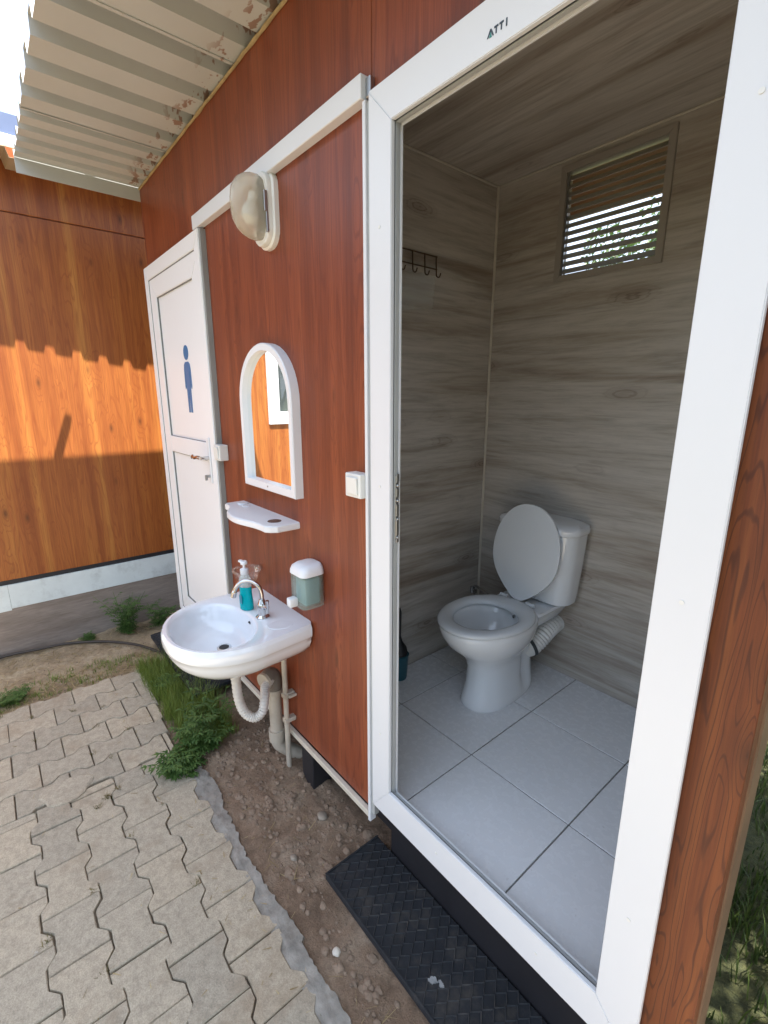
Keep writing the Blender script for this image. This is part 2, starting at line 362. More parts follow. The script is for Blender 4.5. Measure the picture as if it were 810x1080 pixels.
M['stone'] = simple('pebble', (0.33,0.28,0.22), 0.85, var=0.4, nscale=20, bmp=0.4)
M['pale_chip'] = simple('pale plaster chip', (0.6,0.56,0.48), 0.8)

# ------------------------------------------------------------------ ground
GZ = -0.27; W = -3.65; WY = 0.03
def axis_pts(a, b, step, far):
    out = []; v = a
    while v < b: out.append(v); v += step
    out.append(b); d = step
    lo, hi = a, b
    while hi < far: d *= 1.5; hi += d; out.append(hi)
    d = step
    while lo > -far: d *= 1.5; lo -= d; out.insert(0, lo)
    return out
def gh(x, y):
    p = Vector((x, y, 0)); z = GZ - 0.004
    if x > 2.5 or x < -6 or y > 4 or y < -5: return z
    rough = 0.014*noise.noise(p*5) + 0.011*noise.noise(p*19) + 0.008*noise.noise(p*41)
    if -2.94 < x < 0.4 and y < -0.33: return GZ - 0.022 + 0.004*noise.noise(p*12)
    edge = min(1, max(0, (y+0.33)/0.08)) if x > -2.94 else min(1, (-2.94-x)/0.1)
    mound = 0.035*math.exp(-(((x+1.75)/0.45)**2 + ((y+0.02)/0.22)**2))
    return z + rough*edge - 0.006 + mound*edge
xs = axis_pts(-4.2, 0.6, 0.018, 600); ys = axis_pts(-1.5, 0.5, 0.018, 600)
bm = B(); g = [[bm.verts.new((x, y, gh(x, y))) for y in ys] for x in xs]
for i in range(len(xs)-1):
    for j in range(len(ys)-1): bm.faces.new((g[i][j], g[i+1][j], g[i+1][j+1], g[i][j+1]))
tag(obj('ground', bm, M['earth'], smooth=True, angle=80), kind='structure')

# paving
def trap(t):                       # trapezoid wave, period 1, +1 round 0, -1 round 0.5
    t = abs((t % 1.0) - 0.5)*4 - 1  # +1 at 0, -1 at .5
    return max(-1, min(1, t*3.2))
def paver_poly(L_, W_, A, gap):
    pts = []; n = 36
    for k in range(n+1):
        t = k/n; x = -L_/2 + t*L_; pts.append((x, W_/2 + A*trap(t) ))
    for k in range(n+1):
        t = k/n; x = L_/2 - t*L_; pts.append((x, -W_/2 - A*trap(t)))
    out = []
    for x, y in pts:
        out.append((max(-L_/2+gap, min(L_/2-gap, x)), y - math.copysign(gap, y)))
    return out
bm = B()
def lay(cx, cy, ang, L_, W_, clip=None, frac=None):
    A = W_*0.095; pl = paver_poly(L_, W_, A, random.uniform(0.0010, 0.0028))
    a = ang + random.uniform(-0.006, 0.006); ca, sa = math.cos(a), math.sin(a)
    dz = random.uniform(-0.002, 0.002); tx, ty = random.uniform(-0.012, 0.012), random.uniform(-0.012, 0.012)
    jx, jy = random.uniform(-0.001, 0.001), random.uniform(-0.001, 0.001)
    P = []
    for x, y in pl:
        X, Y = cx + jx + x*ca - y*sa, cy + jy + x*sa + y*ca
        if clip: X, Y = clip(X, Y)
        P.append((X, Y, x, y))
    mx = sum(q[0] for q in P)/len(P); my = sum(q[1] for q in P)/len(P)
    if max(q[0] for q in P)-min(q[0] for q in P) < 0.02: return
    r0, r1, r2 = [], [], []
    for X, Y, x, y in P:
        w_ = 0.0016*noise.noise(Vector((X*45, Y*45, cx)))
        zt = GZ + 0.004 + dz + x*tx + y*ty
        d = Vector((X-mx, Y-my)); dl = d.length or 1; u = d/dl
        r0.append((X+w_, Y+w_, GZ-0.04)); r1.append((X+w_, Y+w_, zt-0.0035-abs(w_)))
        r2.append((X-u.x*0.003, Y-u.y*0.003, zt))
    loft(bm, [r0, r1, r2], cap0=False, cap1=True)
PW, PL = 0.1365, 0.192
XB = -2.085
for k in range(0, 12):
    cy = -0.36 - PW*(k+0.5)
    off = -1.276 if k % 2 == 0 else -1.376
    for n in range(-5, 10):
        x0 = off + PL*n
        if x0 + PL < XB or x0 > 0.5: continue
        lay(x0+PL/2, cy, 0, PL, PW, clip=(lambda X, Y: (max(X, XB+0.002), Y)))
for k in range(6):
    x0 = -2.94 + 0.1425*k
    off = -0.86 if k % 2 == 0 else -0.86+PL/2
    top = -0.30 - 0.012*k
    for n in range(-5, 4):
        y0 = off + PL*n
        if y0 > top: continue
        lay(x0+0.07125, y0+PL/2, math.pi/2, PL, 0.1425, clip=(lambda X, Y, t=top: (min(max(X, -2.94), XB-0.002), min(Y, t))))
tag(obj('paved_path', bm, M['paver'], smooth=False), kind='structure')
# sand in joints
bm = B(); box(bm, -2.935, 0.45, -2.0, -0.35, GZ-0.05, GZ-0.007)
for f in bm.faces: pass
tag(obj('joint_sand', bm, simple('joint sand and soil', (0.16,0.125,0.085), 0.95, var=0.5, nscale=30, bmp=0.6), ), kind='structure')
# cement edging: irregular ribbon
bm = B(); rows = []
edge_pts = [(-1.98,-0.335,-0.29),(-1.85,-0.35,-0.265),(-1.69,-0.352,-0.262),(-1.57,-0.352,-0.278),(-1.43,-0.352,-0.288),(-1.31,-0.353,-0.297),(-1.2,-0.354,-0.29),(-1.08,-0.354,-0.285),(-0.99,-0.355,-0.292),(-0.86,-0.355,-0.288),(-0.75,-0.355,-0.285),(-0.5,-0.355,-0.28),(0.0,-0.355,-0.28),(0.4,-0.355,-0.28)]
def lerp_edge(x):
    for a, b_ in zip(edge_pts, edge_pts[1:]):
        if a[0] <= x <= b_[0]:
            t = (x-a[0])/(b_[0]-a[0]); return a[1]+(b_[1]-a[1])*t, a[2]+(b_[2]-a[2])*t
    return edge_pts[-1][1:]
x = -1.98
while x < 0.4:
    yi, yo = lerp_edge(x)
    yi -= 0.02
    n_ = noise.noise(Vector((x*5.3, 0, 3)))*0.030 + noise.noise(Vector((x*31, 0, 3)))*0.010 + noise.noise(Vector((x*70, 0, 3)))*0.010 - 0.020
    row = []
    for k in range(9):
        t = k/8; y = yi + (yo+n_-yi)*t
        zz = GZ + 0.003 + 0.006*noise.noise(Vector((x*22, y*22, 1))) + 0.004*noise.noise(Vector((x*70, y*70, 1))) - (0.004 if k < 2 else 0)
        if k == 8: zz -= 0.035
        row.append(bm.verts.new((x, y, zz)))
    rows.append(row); x += 0.012
for a, b_ in zip(rows, rows[1:]):
    for k in range(8): bm.faces.new((a[k], b_[k], b_[k+1], a[k+1]))
tag(obj('cement_edging', bm, M['mortar'], smooth=True, angle=60), kind='structure')
# broken rubble stone set where the two paving directions meet
bm = B(); n = 18; r0, r1, r2 = [], [], []
for k in range(n):
    a = 2*math.pi*k/n; rr = 0.085 + 0.02*noise.noise(Vector((math.cos(a)*1.5, math.sin(a)*1.5, 9)))
    X, Y = -2.13 + rr*math.cos(a)*0.85, -0.79 + rr*math.sin(a)*1.15
    r0.append((X, Y, GZ)); r1.append((X, Y, GZ+0.008)); r2.append((-2.13+(X+2.13)*0.9, -0.79+(Y+0.79)*0.9, GZ+0.011))
loft(bm, [r0, r1, r2], False, True)
tag(obj('paving_stone', bm, M['paver']), 'cracked rounded filler stone where the paving pattern changes direction', 'stone')

# ------------------------------------------------------------------ the toilet cabin
CB = empty('toilet_cabin', (-1.6, 0.6, GZ), 'red brown wood effect toilet cabin with one closed and one open white door', 'cabin')
def P(name, fn, mt, parent=CB, **k):
    bm = B(); fn(bm); return obj(name, bm, mt, parent, **k)
X0, X1 = -3.134, -0.118            # ends of the facade
OX0, OX1, OZ1 = -1.02, -0.225, 2.02     # hole behind the open door frame
RX0, RX1, RY1, FZ, CZL = -1.568, -0.30, 1.173, 0.03, 2.289
# facade in panels (seams show)
def fac(bm):
    box(bm, X0, -1.072, WY, WY+0.04, -0.07, 2.458, 0.0015)
    box(bm, -1.070, OX0, WY, WY+0.04, -0.03, OZ1+0.02, 0.001)
    box(bm, -1.070, X1, WY, WY+0.04, OZ1+0.021, 2.458, 0.0015)
P('wall', fac, M['wood'])
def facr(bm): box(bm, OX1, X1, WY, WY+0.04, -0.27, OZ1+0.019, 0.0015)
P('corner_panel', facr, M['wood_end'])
P('corner_trim', lambda bm: box(bm, X1-0.03, X1+0.003, WY+0.0402, WY+0.115, -0.26, 2.45, 0.003), M['trim_brown'])
# side and rear outer walls
P('side_wall', lambda bm: box(bm, -0.278, -0.25, WY+0.042, 1.25, -0.1, 2.45), M['wood'])
P('side_wall', lambda bm: box(bm, X0, X0+0.03, WY+0.042, 1.25, -0.1, 2.45), M['wood'])
LX0, LX1, LZ0, LZ1 = -1.24, -0.805, 1.822, 2.262
def rear(bm):
    for a in ((X0+0.031, LX0, -0.1, 2.455), (LX1, -0.279, -0.1, 2.455), (LX0, LX1, -0.1, LZ0), (LX0, LX1, LZ1, 2.455)):
        box(bm, a[0], a[1], 1.205, 1.25, a[2], a[3])
P('rear_wall', rear, M['wood'])
# room lining
def lb(bm):
    for a in ((RX0, LX0, FZ-0.05, CZL), (LX1, RX1, FZ-0.05, CZL), (LX0, LX1, FZ-0.05, LZ0), (LX0, LX1, LZ1, CZL)):
        box(bm, a[0], a[1], RY1, 1.2, a[2], a[3])
P('rear_lining', lb, M['lam_back'])
P('side_lining', lambda bm: box(bm, RX0-0.03, RX0-0.0005, 0.072, 1.2, FZ-0.05, CZL), M['lam_side'])
P('side_lining', lambda bm: box(bm, RX1, -0.2785, 0.072, 1.2, FZ-0.05, CZL), M['lam_side'])
def frontl(bm):
    box(bm, RX0, -1.035, 0.072, 0.09, FZ-0.05, CZL); box(bm, -1.035, RX1, 0.072, 0.09, 2.03, CZL)
P('front_lining', frontl, M['lam_back'])
P('ceiling', lambda bm: box(bm, RX0-0.03, -0.279, 0.072, 1.2, CZL+0.0005, CZL+0.03), M['lam_ceil'])
def beads(bm):
    box(bm, RX0, RX0+0.011, RY1-0.011, RY1-0.0005, FZ, CZL, 0.002)
    box(bm, RX0+0.012, RX1, RY1-0.008, RY1-0.0005, CZL-0.008, CZL-0.0005, 0.002)
    box(bm, RX0+0.0003, RX0+0.008, 0.09, RY1-0.012, CZL-0.008, CZL-0.0005, 0.002)
P('corner_bead', beads, simple('aged cream corner bead', (0.62,0.58,0.50), 0.5, var=0.2))
# tiled floor: tiles over grout
P('floor_grout', lambda bm: box(bm, RX0, RX1, 0.07, RY1, FZ-0.05, FZ-0.003), M['grout'])
def tiles(bm):
    T = 0.395; g = 0.0022
    for i in range(-2, 3):
        for j in range(-1, 4):
            x0, x1 = -0.958+T*i+g, -0.958+T*(i+1)-g; y0, y1 = 0.407+T*(j-1)+g, 0.407+T*j-g
            x0, x1 = max(x0, RX0+0.003), min(x1, RX1-0.003); y0, y1 = max(y0, 0.075), min(y1, RY1-0.003)
            if x1-x0 < 0.02 or y1-y0 < 0.02: continue
            box(bm, x0, x1, y0, y1, FZ-0.01, FZ+random.uniform(0,0.0008), 0.0012)
P('tiled_floor', tiles, M['tile'])
# under frame
P('floor_frame', lambda bm: (box(bm, X0, -0.26, 0.10, 0.15, -0.2, -0.125, 0.003), box(bm, X0, -0.26, 1.1, 1.2, -0.2, -0.125), box(bm, X0, -0.26, 0.101, 1.099, -0.12, -0.095)), M['dark_steel'])
for x in (-3.0, -1.51, -0.32):
    for y in (0.015 if x == -1.51 else 0.10, 1.1):
        P('support_leg', lambda bm: box(bm, x-0.045, x+0.045, y, y+0.09, -0.30, -0.2 if y > 0.02 else -0.1, 0.003), M['dark_steel'])
P('kick_board', lambda bm: box(bm, -1.04, -0.24, 0.078, 0.098, -0.26, -0.004, 0.002), M['dark_steel'])

# open doorway frame (upvc profile) with its rebates
FX0, FX1 = -1.047, -0.195
def ring_bars(bm, x0, x1, z0, z1, wl, y0, y1, bev=0.003, wb=None, wt=None):
    wb = wb or wl; wt = wt or wl
    # four mitred bars
    def bar(q):   # q: 4 (x,z) corners
        a = [bm.verts.new((x, y0, z)) for x, z in q]; c = [bm.verts.new((x, y1, z)) for x, z in q]
        fs = [bm.faces.new(a), bm.faces.new(c)]
        for i in range(4): fs.append(bm.faces.new((a[i], a[(i+1)%4], c[(i+1)%4], c[i])))
        bmesh.ops.recalc_face_normals(bm, faces=fs)
        es = list({e for f in fs for e in f.edges})
        if bev: bmesh.ops.bevel(bm, geom=es, offset=bev*0.6, segments=2, affect='EDGES')
    bar([(x0, z0), (x0+wl, z0+wb), (x0+wl, z1-wt), (x0, z1)])
    bar([(x1, z0), (x1-wl, z0+wb), (x1-wl, z1-wt), (x1, z1)])
    bar([(x0, z0), (x1, z0), (x1-wl, z0+wb), (x0+wl, z0+wb)])
    bar([(x0, z1), (x1, z1), (x1-wl, z1-wt), (x0+wl, z1-wt)])
DF = P('door_frame', lambda bm: ring_bars(bm, FX0, FX1, 0.0, 2.05, 0.085, 0.0, 0.012, 0.003, wb=0.104, wt=0.088), M['pvc'], smooth=False)
P('rebate', lambda bm: (ring_bars(bm, FX0+0.003, FX1-0.003, 0.002, 2.047, 0.084, 0.0145, 0.025, 0.001, wb=0.094, wt=0.087),
                        ring_bars(bm, FX0+0.004, FX1-0.004, 0.002, 2.046, 0.080, 0.0255, 0.0285, 0, wb=0.088, wt=0.083)), M['pvc_grey'], parent=DF)
P('inner_lip', lambda bm: ring_bars(bm, FX0+0.005, FX1-0.005, 0.002, 2.045, 0.0835, 0.029, 0.034, 0, wb=0.091, wt=0.087), M['pvc'], parent=DF)
def seal(bm):
    ring_bars(bm, FX0+0.002, FX1-0.002, 0.004, 2.046, 0.0815, 0.0122, 0.0143, 0, wb=0.098, wt=0.084)
P('rubber_seal', seal, M['gasket'], parent=DF)
def strike(bm):
    x = FX0+0.0865
    box(bm, x+0.0005, x+0.004, 0.0155, 0.0275, 0.955, 1.135, 0.001)
    for z0, z1 in ((1.115,1.14),(1.075,1.10),(1.02,1.055),(0.965,1.01),(0.945,0.955)):
        box(bm, x+0.0042, x+0.008, 0.0165, 0.0265, z0, z1, 0.0012)
    for z in (1.107, 1.065, 1.013, 0.96):
        r = bmesh.ops.create_uvsphere(bm, u_segments=8, v_segments=6, radius=0.004)
        for v in r['verts']: v.co = Vector((x+0.007, 0.0215, z)) + v.co*Vector((0.6,1,1)).length*0 + v.co
P('strike_plate', strike, M['steel'], parent=DF)
# maker's mark on the head of the frame, small letters
def mark(bm):
    y0, y1 = -0.0012, -0.0002; z0, z1 = 1.985, 1.997
    def bx_(x0, x1, za, zb): box(bm, x0, x1, y0, y1, za, zb)
    # A
    bm_x = -0.688
    for (ax, az, bx2, bz) in ((bm_x, z0, bm_x+0.0065, z1), (bm_x+0.0065, z1, bm_x+0.0125, z0)):
        a = [(ax-0.0014, az), (ax+0.0014, az), (bx2+0.0014, bz), (bx2-0.0014, bz)]
        prism(bm, a, lambda x, z: (x, y0, z), lambda x, z: (x, y1, z))
    for k in range(2):
        x = -0.6735 + 0.0115*k; bx_(x, x+0.0090, z1-0.0028, z1); bx_(x+0.0033, x+0.0057, z0, z1-0.0029)
    bx_(-0.6475, -0.6450, z0, z1)
P('maker_mark', mark, M['ink'], parent=DF)
P('mark_patch', lambda bm: prism(bm, [(-0.6845,1.984),(-0.6785,1.984),(-0.6815,1.993)], lambda x,z:(x,-0.0009,z), lambda x,z:(x,-0.0003,z)), M['teal'], parent=DF)

for sx_, sz_ in ((-0.24, 0.35), (-0.236, 1.02), (-0.238, 1.72), (-1.005, 0.30), (-1.005, 1.10), (-1.005, 1.75), (-0.75, 0.055), (-0.42, 0.052)):
    P('screw_cap', lambda bm: tube(bm, [(sx_, -0.0003, sz_), (sx_, -0.0014, sz_)], 0.0038, 12), M['switch'], parent=DF)
# trims round the middle panel
P('top_trim', lambda bm: (box(bm, -2.29, -1.077, 0.0, WY, 2.048, 2.102, 0.002)), M['pvc'])
P('trim_end', lambda bm: box(bm, -1.0765, -1.058, 0.014, WY, 2.052, 2.095, 0.002), M['steel'])
P('side_trim', lambda bm: (box(bm, -1.078, -1.0655, 0.004, WY, -0.095, 2.043, 0.0015)), M['pvc'])
P('side_trim_lip', lambda bm: box(bm, -1.065, -1.0485, 0.010, WY, -0.06, 2.04, 0.0015), M['pvc_grey'])
P('bottom_trim', lambda bm: (box(bm, -2.22, -1.079, 0.012, 0.0295, -0.098, -0.075, 0.002)), M['pvc_cream'])
def foamline(bm):
    pts = [(x_, WY-0.004, 2.452+0.004*noise.noise(Vector((x_*14,0,0)))) for x_ in [X0+0.01+0.03*i for i in range(102)] if x_ < 0.0]
    tube(bm, pts, 0.006, 7, rfun=lambda i: 0.005+0.004*abs(noise.noise(Vector((i*0.7,1,1)))))
P('sealing_foam', foamline, M['foam'], smooth=True)

# closed men's door
MX0, MX1, MZ0, MZ1 = -3.11, -2.235, -0.02, 2.045
MD = P('door', lambda bm: None, M['pvc']) if False else None
bm = B(); ring_bars(bm, MX0+0.062, MX1-0.028, MZ0+0.035, MZ1-0.072, 0.105, 0.006, 0.05, 0.004, wb=0.10, wt=0.10)
box(bm, MX0+0.167, MX1-0.133, 0.0065, 0.049, 1.035, 1.125, 0.003)
DO = obj('door', bm, M['door_lightened'], CB)
P('frame', lambda bm: ring_bars(bm, MX0, MX1, MZ0, MZ1, 0.060, 0.0, 0.055, 0.004, wb=0.033, wt=0.070), M['door_lightened'], parent=DO)
P('frame_edge', lambda bm: box(bm, MX1+0.0005, MX1+0.018, 0.005, WY, MZ0, MZ1-0.004, 0.001), M['edge_shade'], parent=DO)  # dark strip standing in for the shaded side of the frame
P('panel', lambda bm: (box(bm, MX0+0.164, MX1-0.130, 0.018, 0.04, 1.122, 1.878), box(bm, MX0+0.164, MX1-0.130, 0.018, 0.04, 0.112, 1.038)), M['door_lightened'], parent=DO)
def seal2(bm):
    ring_bars(bm, MX0+0.059, MX1-0.026, MZ0+0.032, MZ1-0.069, 0.005, 0.004, 0.012, 0)
    ring_bars(bm, MX0+0.1655, MX1-0.1315, 1.1235, 1.8745, 0.004, 0.010, 0.019, 0)
    ring_bars(bm, MX0+0.1655, MX1-0.1315, 0.1135, 1.0365, 0.004, 0.010, 0.019, 0)
P('rubber_seal', seal2, simple('grey gasket', (0.16,0.17,0.17), 0.6), parent=DO)
# handle: backplate, lever, key
def hand(bm):
    hx = -2.318; box(bm, hx-0.014, hx+0.014, -0.004, 0.0055, 0.93, 1.15, 0.003)
P('handle_plate', hand, M['plastic'], parent=DO)
def lever(bm):
    hx = -2.318
    tube(bm, [(hx, -0.003, 1.055), (hx, -0.04, 1.055)], 0.009, 12)
    pts = spline([(hx, -0.043, 1.055), (hx-0.035, -0.048, 1.058), (hx-0.08, -0.046, 1.050), (hx-0.115, -0.042, 1.058), (hx-0.135, -0.04, 1.045)], 6)
    tube(bm, pts, 0.008, 12, rfun=lambda i: 0.0095-0.003*i/len(pts))
P('handle', lever, M['chrome'], parent=DO, smooth=True)
def key(bm):
    hx = -2.318; tube(bm, [(hx, -0.003, 0.965), (hx, -0.018, 0.965)], 0.007, 12); box(bm, hx-0.0015, hx+0.0015, -0.030, -0.016, 0.945, 0.972, 0.001)
P('key', key, M['steel'], parent=DO)
# pictogram of a man, a sticker on the upper panel
def picto(bm):
    cx = -2.575; y0, y1 = 0.0155, 0.0176; ft = 1.265
    def pl(q): prism(bm, q, lambda x, z: (cx+x*1.05, y0, ft+z), lambda x, z: (cx+x*1.05, y1, ft+z))
    n = 24; pl([(0.033*math.cos(2*math.pi*k/n), 0.297+0.036*math.sin(2*math.pi*k/n)) for k in range(n)])
    body = [(-0.022,0.252),(-0.04,0.24),(-0.046,0.215),(-0.048,0.13),(-0.043,0.118),(-0.036,0.128),(-0.032,0.205),(-0.0285,0.205),(-0.0285,0.12),(-0.026,0.0),(-0.006,0.0),(-0.0025,0.115)]
    full = body + [(-x, z) for x, z in reversed(body)]
    pl(full)
P('men_pictogram', picto, M['sign_blue'], parent=DO)

# louvred window in the rear wall
LW = P('window_frame', lambda bm: (ring_bars(bm, LX0, LX1, LZ0, LZ1, 0.026, RY1-0.012, 1.21, 0.002),), simple('grey brown window frame', (0.34,0.31,0.27), 0.4))
def slats(bm):
    n = 13; z0, z1 = LZ0+0.03, LZ1-0.03; R_ = Matrix.Rotation(math.radians(44), 3, 'X')
    for k in range(n):
        z = z0 + (z1-z0)*(k+0.5)/n
        box(bm, LX0+0.024, LX1-0.024, 1.19-0.017, 1.19+0.017, z-0.002, z+0.002, 0.0008, rot=R_)
P('louvre_slats', slats, simple('tan grey slat', (0.36,0.33,0.30), 0.3), parent=LW)
P('slat_channel', lambda bm: (box(bm, LX0+0.0265, LX0+0.035, 1.17, 1.175, LZ0+0.027, LZ1-0.027),), M['steel'], parent=LW)

# roof: trapezoid corrugated steel over the overhang and the cabin
def roof_z(y): return 2.462 + 0.0*y
def corr(bm, xa, xb, pitch, rib, dep, y0, y1, zf, flip=1, ny=2):
    prof = []; x = xa
    while x < xb-0.001:
        for dx, h in ((0,0), (pitch-rib-0.004,0), (pitch-rib+0.006,1), (pitch-0.012,1)):
            if x+dx <= xb: prof.append((x+dx, h*dep*flip))
        x += pitch
    prof.append((xb, 0)); ys_ = [y0+(y1-y0)*i/ny for i in range(ny+1)]
    rows = [[bm.verts.new((px, yv, zf(yv)+h)) for px, h in prof] for yv in ys_]
    top = [[bm.verts.new((px, yv, zf(yv)+h+0.0012)) for px, h in prof] for yv in ys_]
    n = len(prof)
    for R_ in (rows, top):
        for i in range(ny):
            for k in range(n-1): bm.faces.new((R_[i][k], R_[i][k+1], R_[i+1][k+1], R_[i+1][k]))
    for k in range(n-1):
        bm.faces.new((rows[0][k], rows[0][k+1], top[0][k+1], top[0][k])); bm.faces.new((rows[-1][k], rows[-1][k+1], top[-1][k+1], top[-1][k]))
    for i in range(ny):
        bm.faces.new((rows[i][0], rows[i+1][0], top[i+1][0], top[i][0])); bm.faces.new((rows[i][-1], rows[i+1][-1], top[i+1][-1], top[i][-1]))
def roofm(bm):
    corr(bm, -3.13, -2.62, 0.125, 0.05, 0.036, -0.52, 1.9, roof_z)
    corr(bm, -2.64, -1.84, 0.20, 0.08, 0.05, -0.523, 1.9, lambda y: roof_z(y)+0.004)
    corr(bm, -1.86, 0.74, 0.20, 0.08, 0.05, -0.521, 1.9, lambda y: roof_z(y)+0.008)  # runs on out of view past the cabin to keep sun off the ground
P('roof', roofm, M['roof'], loc=(0,0,0))
P('end_flashing', lambda bm: box(bm, -3.136, -3.131, -0.52, 1.9, 2.395, 2.493), M['roof'])
P('rear_fascia', lambda bm: box(bm, X0, 0.7, 1.60, 1.625, 2.215, 2.62), M['eave_tan'])
P('roof_batten', lambda bm: box(bm, -0.012, 0.012, -0.02, 0.02, 0, 0.30, 0.002), M['batten'])
bt = bpy.data.objects['roof_batten']; bt.location = Vector((-3.124, -0.205, 2.478)) - wloc(CB); 
for v in bt.data.vertices: v.co += wloc(CB)
bt.rotation_euler = (math.radians(-20), 0, 0)

# ------------------------------------------------------------------ the second cabin at the left
LB = empty('wooden_cabin', (W-0.8, -1.0, GZ), 'orange brown wood panelled cabin at the left on a white and grey plinth, partly sunlit', 'cabin')
WX0, WX1, WZ0, WZ1 = -1.62, -0.955, 1.125, 2.02        # window opening along y
def lwall(bm):
    for y0, y1, z0, z1 in ((-4.0, WX0, 0.225, 2.352), (WX1, 0.9, 0.225, 2.352), (WX0, WX1, 0.225, WZ0), (WX0, WX1, WZ1, 2.352)):
        box(bm, W-0.04, W, y0, y1, z0, z1)
P('wall', lwall, M['wood_left'], parent=LB)
P('upper_wall', lambda bm: box(bm, W-0.04, W+0.012, -4.0, 0.9, 2.356, 2.75, 0.002), M['wood_left'], parent=LB)
P('base_channel', lambda bm: box(bm, W-0.04, W-0.002, -4.0, 0.9, 0.196, 0.223), M['dark_steel'], parent=LB)
P('white_plinth', lambda bm: (box(bm, W-0.03, W+0.008, -0.86, 0.9, 0.037, 0.194, 0.001), box(bm, W-0.03, W+0.008, -0.93, -0.861, 0.026, 0.194, 0.001), box(bm, W-0.03, W+0.008, -4.0, -0.931, 0.045, 0.194, 0.001)), M['plinth'], parent=LB)
P('grey_board', lambda bm: box(bm, W-0.03, W+0.003, -4.0, 0.9, -0.30, 0.0445, 0.002), M['greyboard'], parent=LB)
P('end_wall', lambda bm: (box(bm, W-1.8, W-0.041, 0.86, 0.9, -0.1, 2.455), box(bm, W-1.8, W-0.041, -4.0, -3.96, -0.1, 2.455), box(bm, W-1.8, W-1.76, -3.95, 0.85, -0.1, 2.455)), M['wood_left'], parent=LB)
LWN = P('window', lambda bm: None or box(bm, W-0.035, W-0.03, WX0+0.06, WX1-0.06, WZ0+0.06, WZ1-0.06), M['glass_dark'], parent=LB)
def wfr(bm):
    # built in the y,z plane by rotating bars
    b2 = B(); ring_bars(b2, WX0, WX1, WZ0, WZ1, 0.10, 0.0, 0.045, 0.004)
    for v in b2.verts: v.co = Vector((W+0.015 - v.co.y, v.co.x, v.co.z))
    me = bpy.data.meshes.new('t'); b2.to_mesh(me); b2.free(); bm.from_mesh(me); bpy.data.meshes.remove(me)
P('window_frame', wfr, M['pvc'], parent=LWN)
def leave(bm):
    b2 = B()
    corr(b2, -4.0, 0.75, 0.145, 0.06, 0.045, 0.0, 1.0, lambda y: 0, flip=1)
    for v in b2.verts:
        x, y, z = v.co; f = y                       # y 0 = outer edge, 1 = ridge side
        ov = 0.318 + 0.05*(x+0.2)
        v.co = Vector((W + ov - f*(ov+1.9), x, 2.53 + z + f*0.30))
    me = bpy.data.meshes.new('t'); b2.to_mesh(me); b2.free(); bm.from_mesh(me); bpy.data.meshes.remove(me)
P('roof', leave, M['eave_tan'], parent=LB)
P('fascia', lambda bm: (box(bm, W+0.235, W+0.25, -4.0, 0.75, 2.60, 2.655, 0.002)), M['pvc'], parent=LB)
P('roof_capping', lambda bm: (box(bm, W+0.215, W+0.23, -4.0, 0.75, 2.66, 2.76, 0.002)), M['fascia_blue'], parent=LB)

# ------------------------------------------------------------------ things on the middle panel
# wall lamp
LM = empty('wall_lamp', (-1.60, WY, 1.93), 'oval bulkhead wall lamp with yellowed dusty glass on a white base, under the top trim', 'lamp')
def rr_loft(bm, cx, cz, specs, r, n=6):
    rings = []
    for y, w_, h_, rr in specs: rings.append([(cx+px, y, cz+pz) for px, pz in roundrect(w_, h_, rr, n)])
    loft(bm, rings)
P('base', lambda bm: rr_loft(bm, -1.625, 1.95, [(WY, 0.125, 0.235, 0.055), (WY-0.016, 0.125, 0.235, 0.055), (WY-0.020, 0.118, 0.228, 0.052), (WY-0.021, 0.112, 0.222, 0.05), (WY-0.034, 0.110, 0.220, 0.049), (WY-0.038, 0.104, 0.214, 0.046)], 0), M['switch'], parent=LM, smooth=True)
def glass(bm):
    rings = []; n = 84
    for i, (y, s) in enumerate([(-0.008,0.95),(-0.02,0.99),(-0.045,0.97),(-0.065,0.90),(-0.085,0.76),(-0.098,0.56),(-0.105,0.30),(-0.107,0.08)]):
        cz = 1.950 + 0.006*(i/7)
        rings.append([(-1.625+0.049*s*(1+0.02*math.cos(14*a))*math.copysign(abs(math.cos(a))**0.8, math.cos(a)), y, cz+0.100*s*(1 if math.sin(a)>0 else 0.98)*math.copysign(abs(math.sin(a))**0.85, math.sin(a))) for a in [2*math.pi*k/n for k in range(n)]])
    loft(bm, rings)
P('glass', glass, M['lamp_glass'], parent=LM, smooth=True, angle=60)
P('bulb', lambda bm: (tube(bm, [(-1.625, -0.03, 1.99), (-1.625, -0.035, 1.965)], 0.016, 14), tube(bm, [(-1.625, -0.035, 1.964), (-1.625, -0.042, 1.945), (-1.625, -0.045, 1.92), (-1.625, -0.045, 1.90)], 0.02, 16, rfun=lambda i: (0.014, 0.024, 0.027, 0.012)[i])), M['switch'], parent=LM, smooth=True)
def clip_(bm):
    box(bm, -1.572, -1.566, -0.02, -0.008, 1.93, 1.99, 0.001); box(bm, -1.576, -1.568, -0.014, -0.006, 1.87, 1.93, 0.001)
P('clip', clip_, M['steel'], parent=LM)

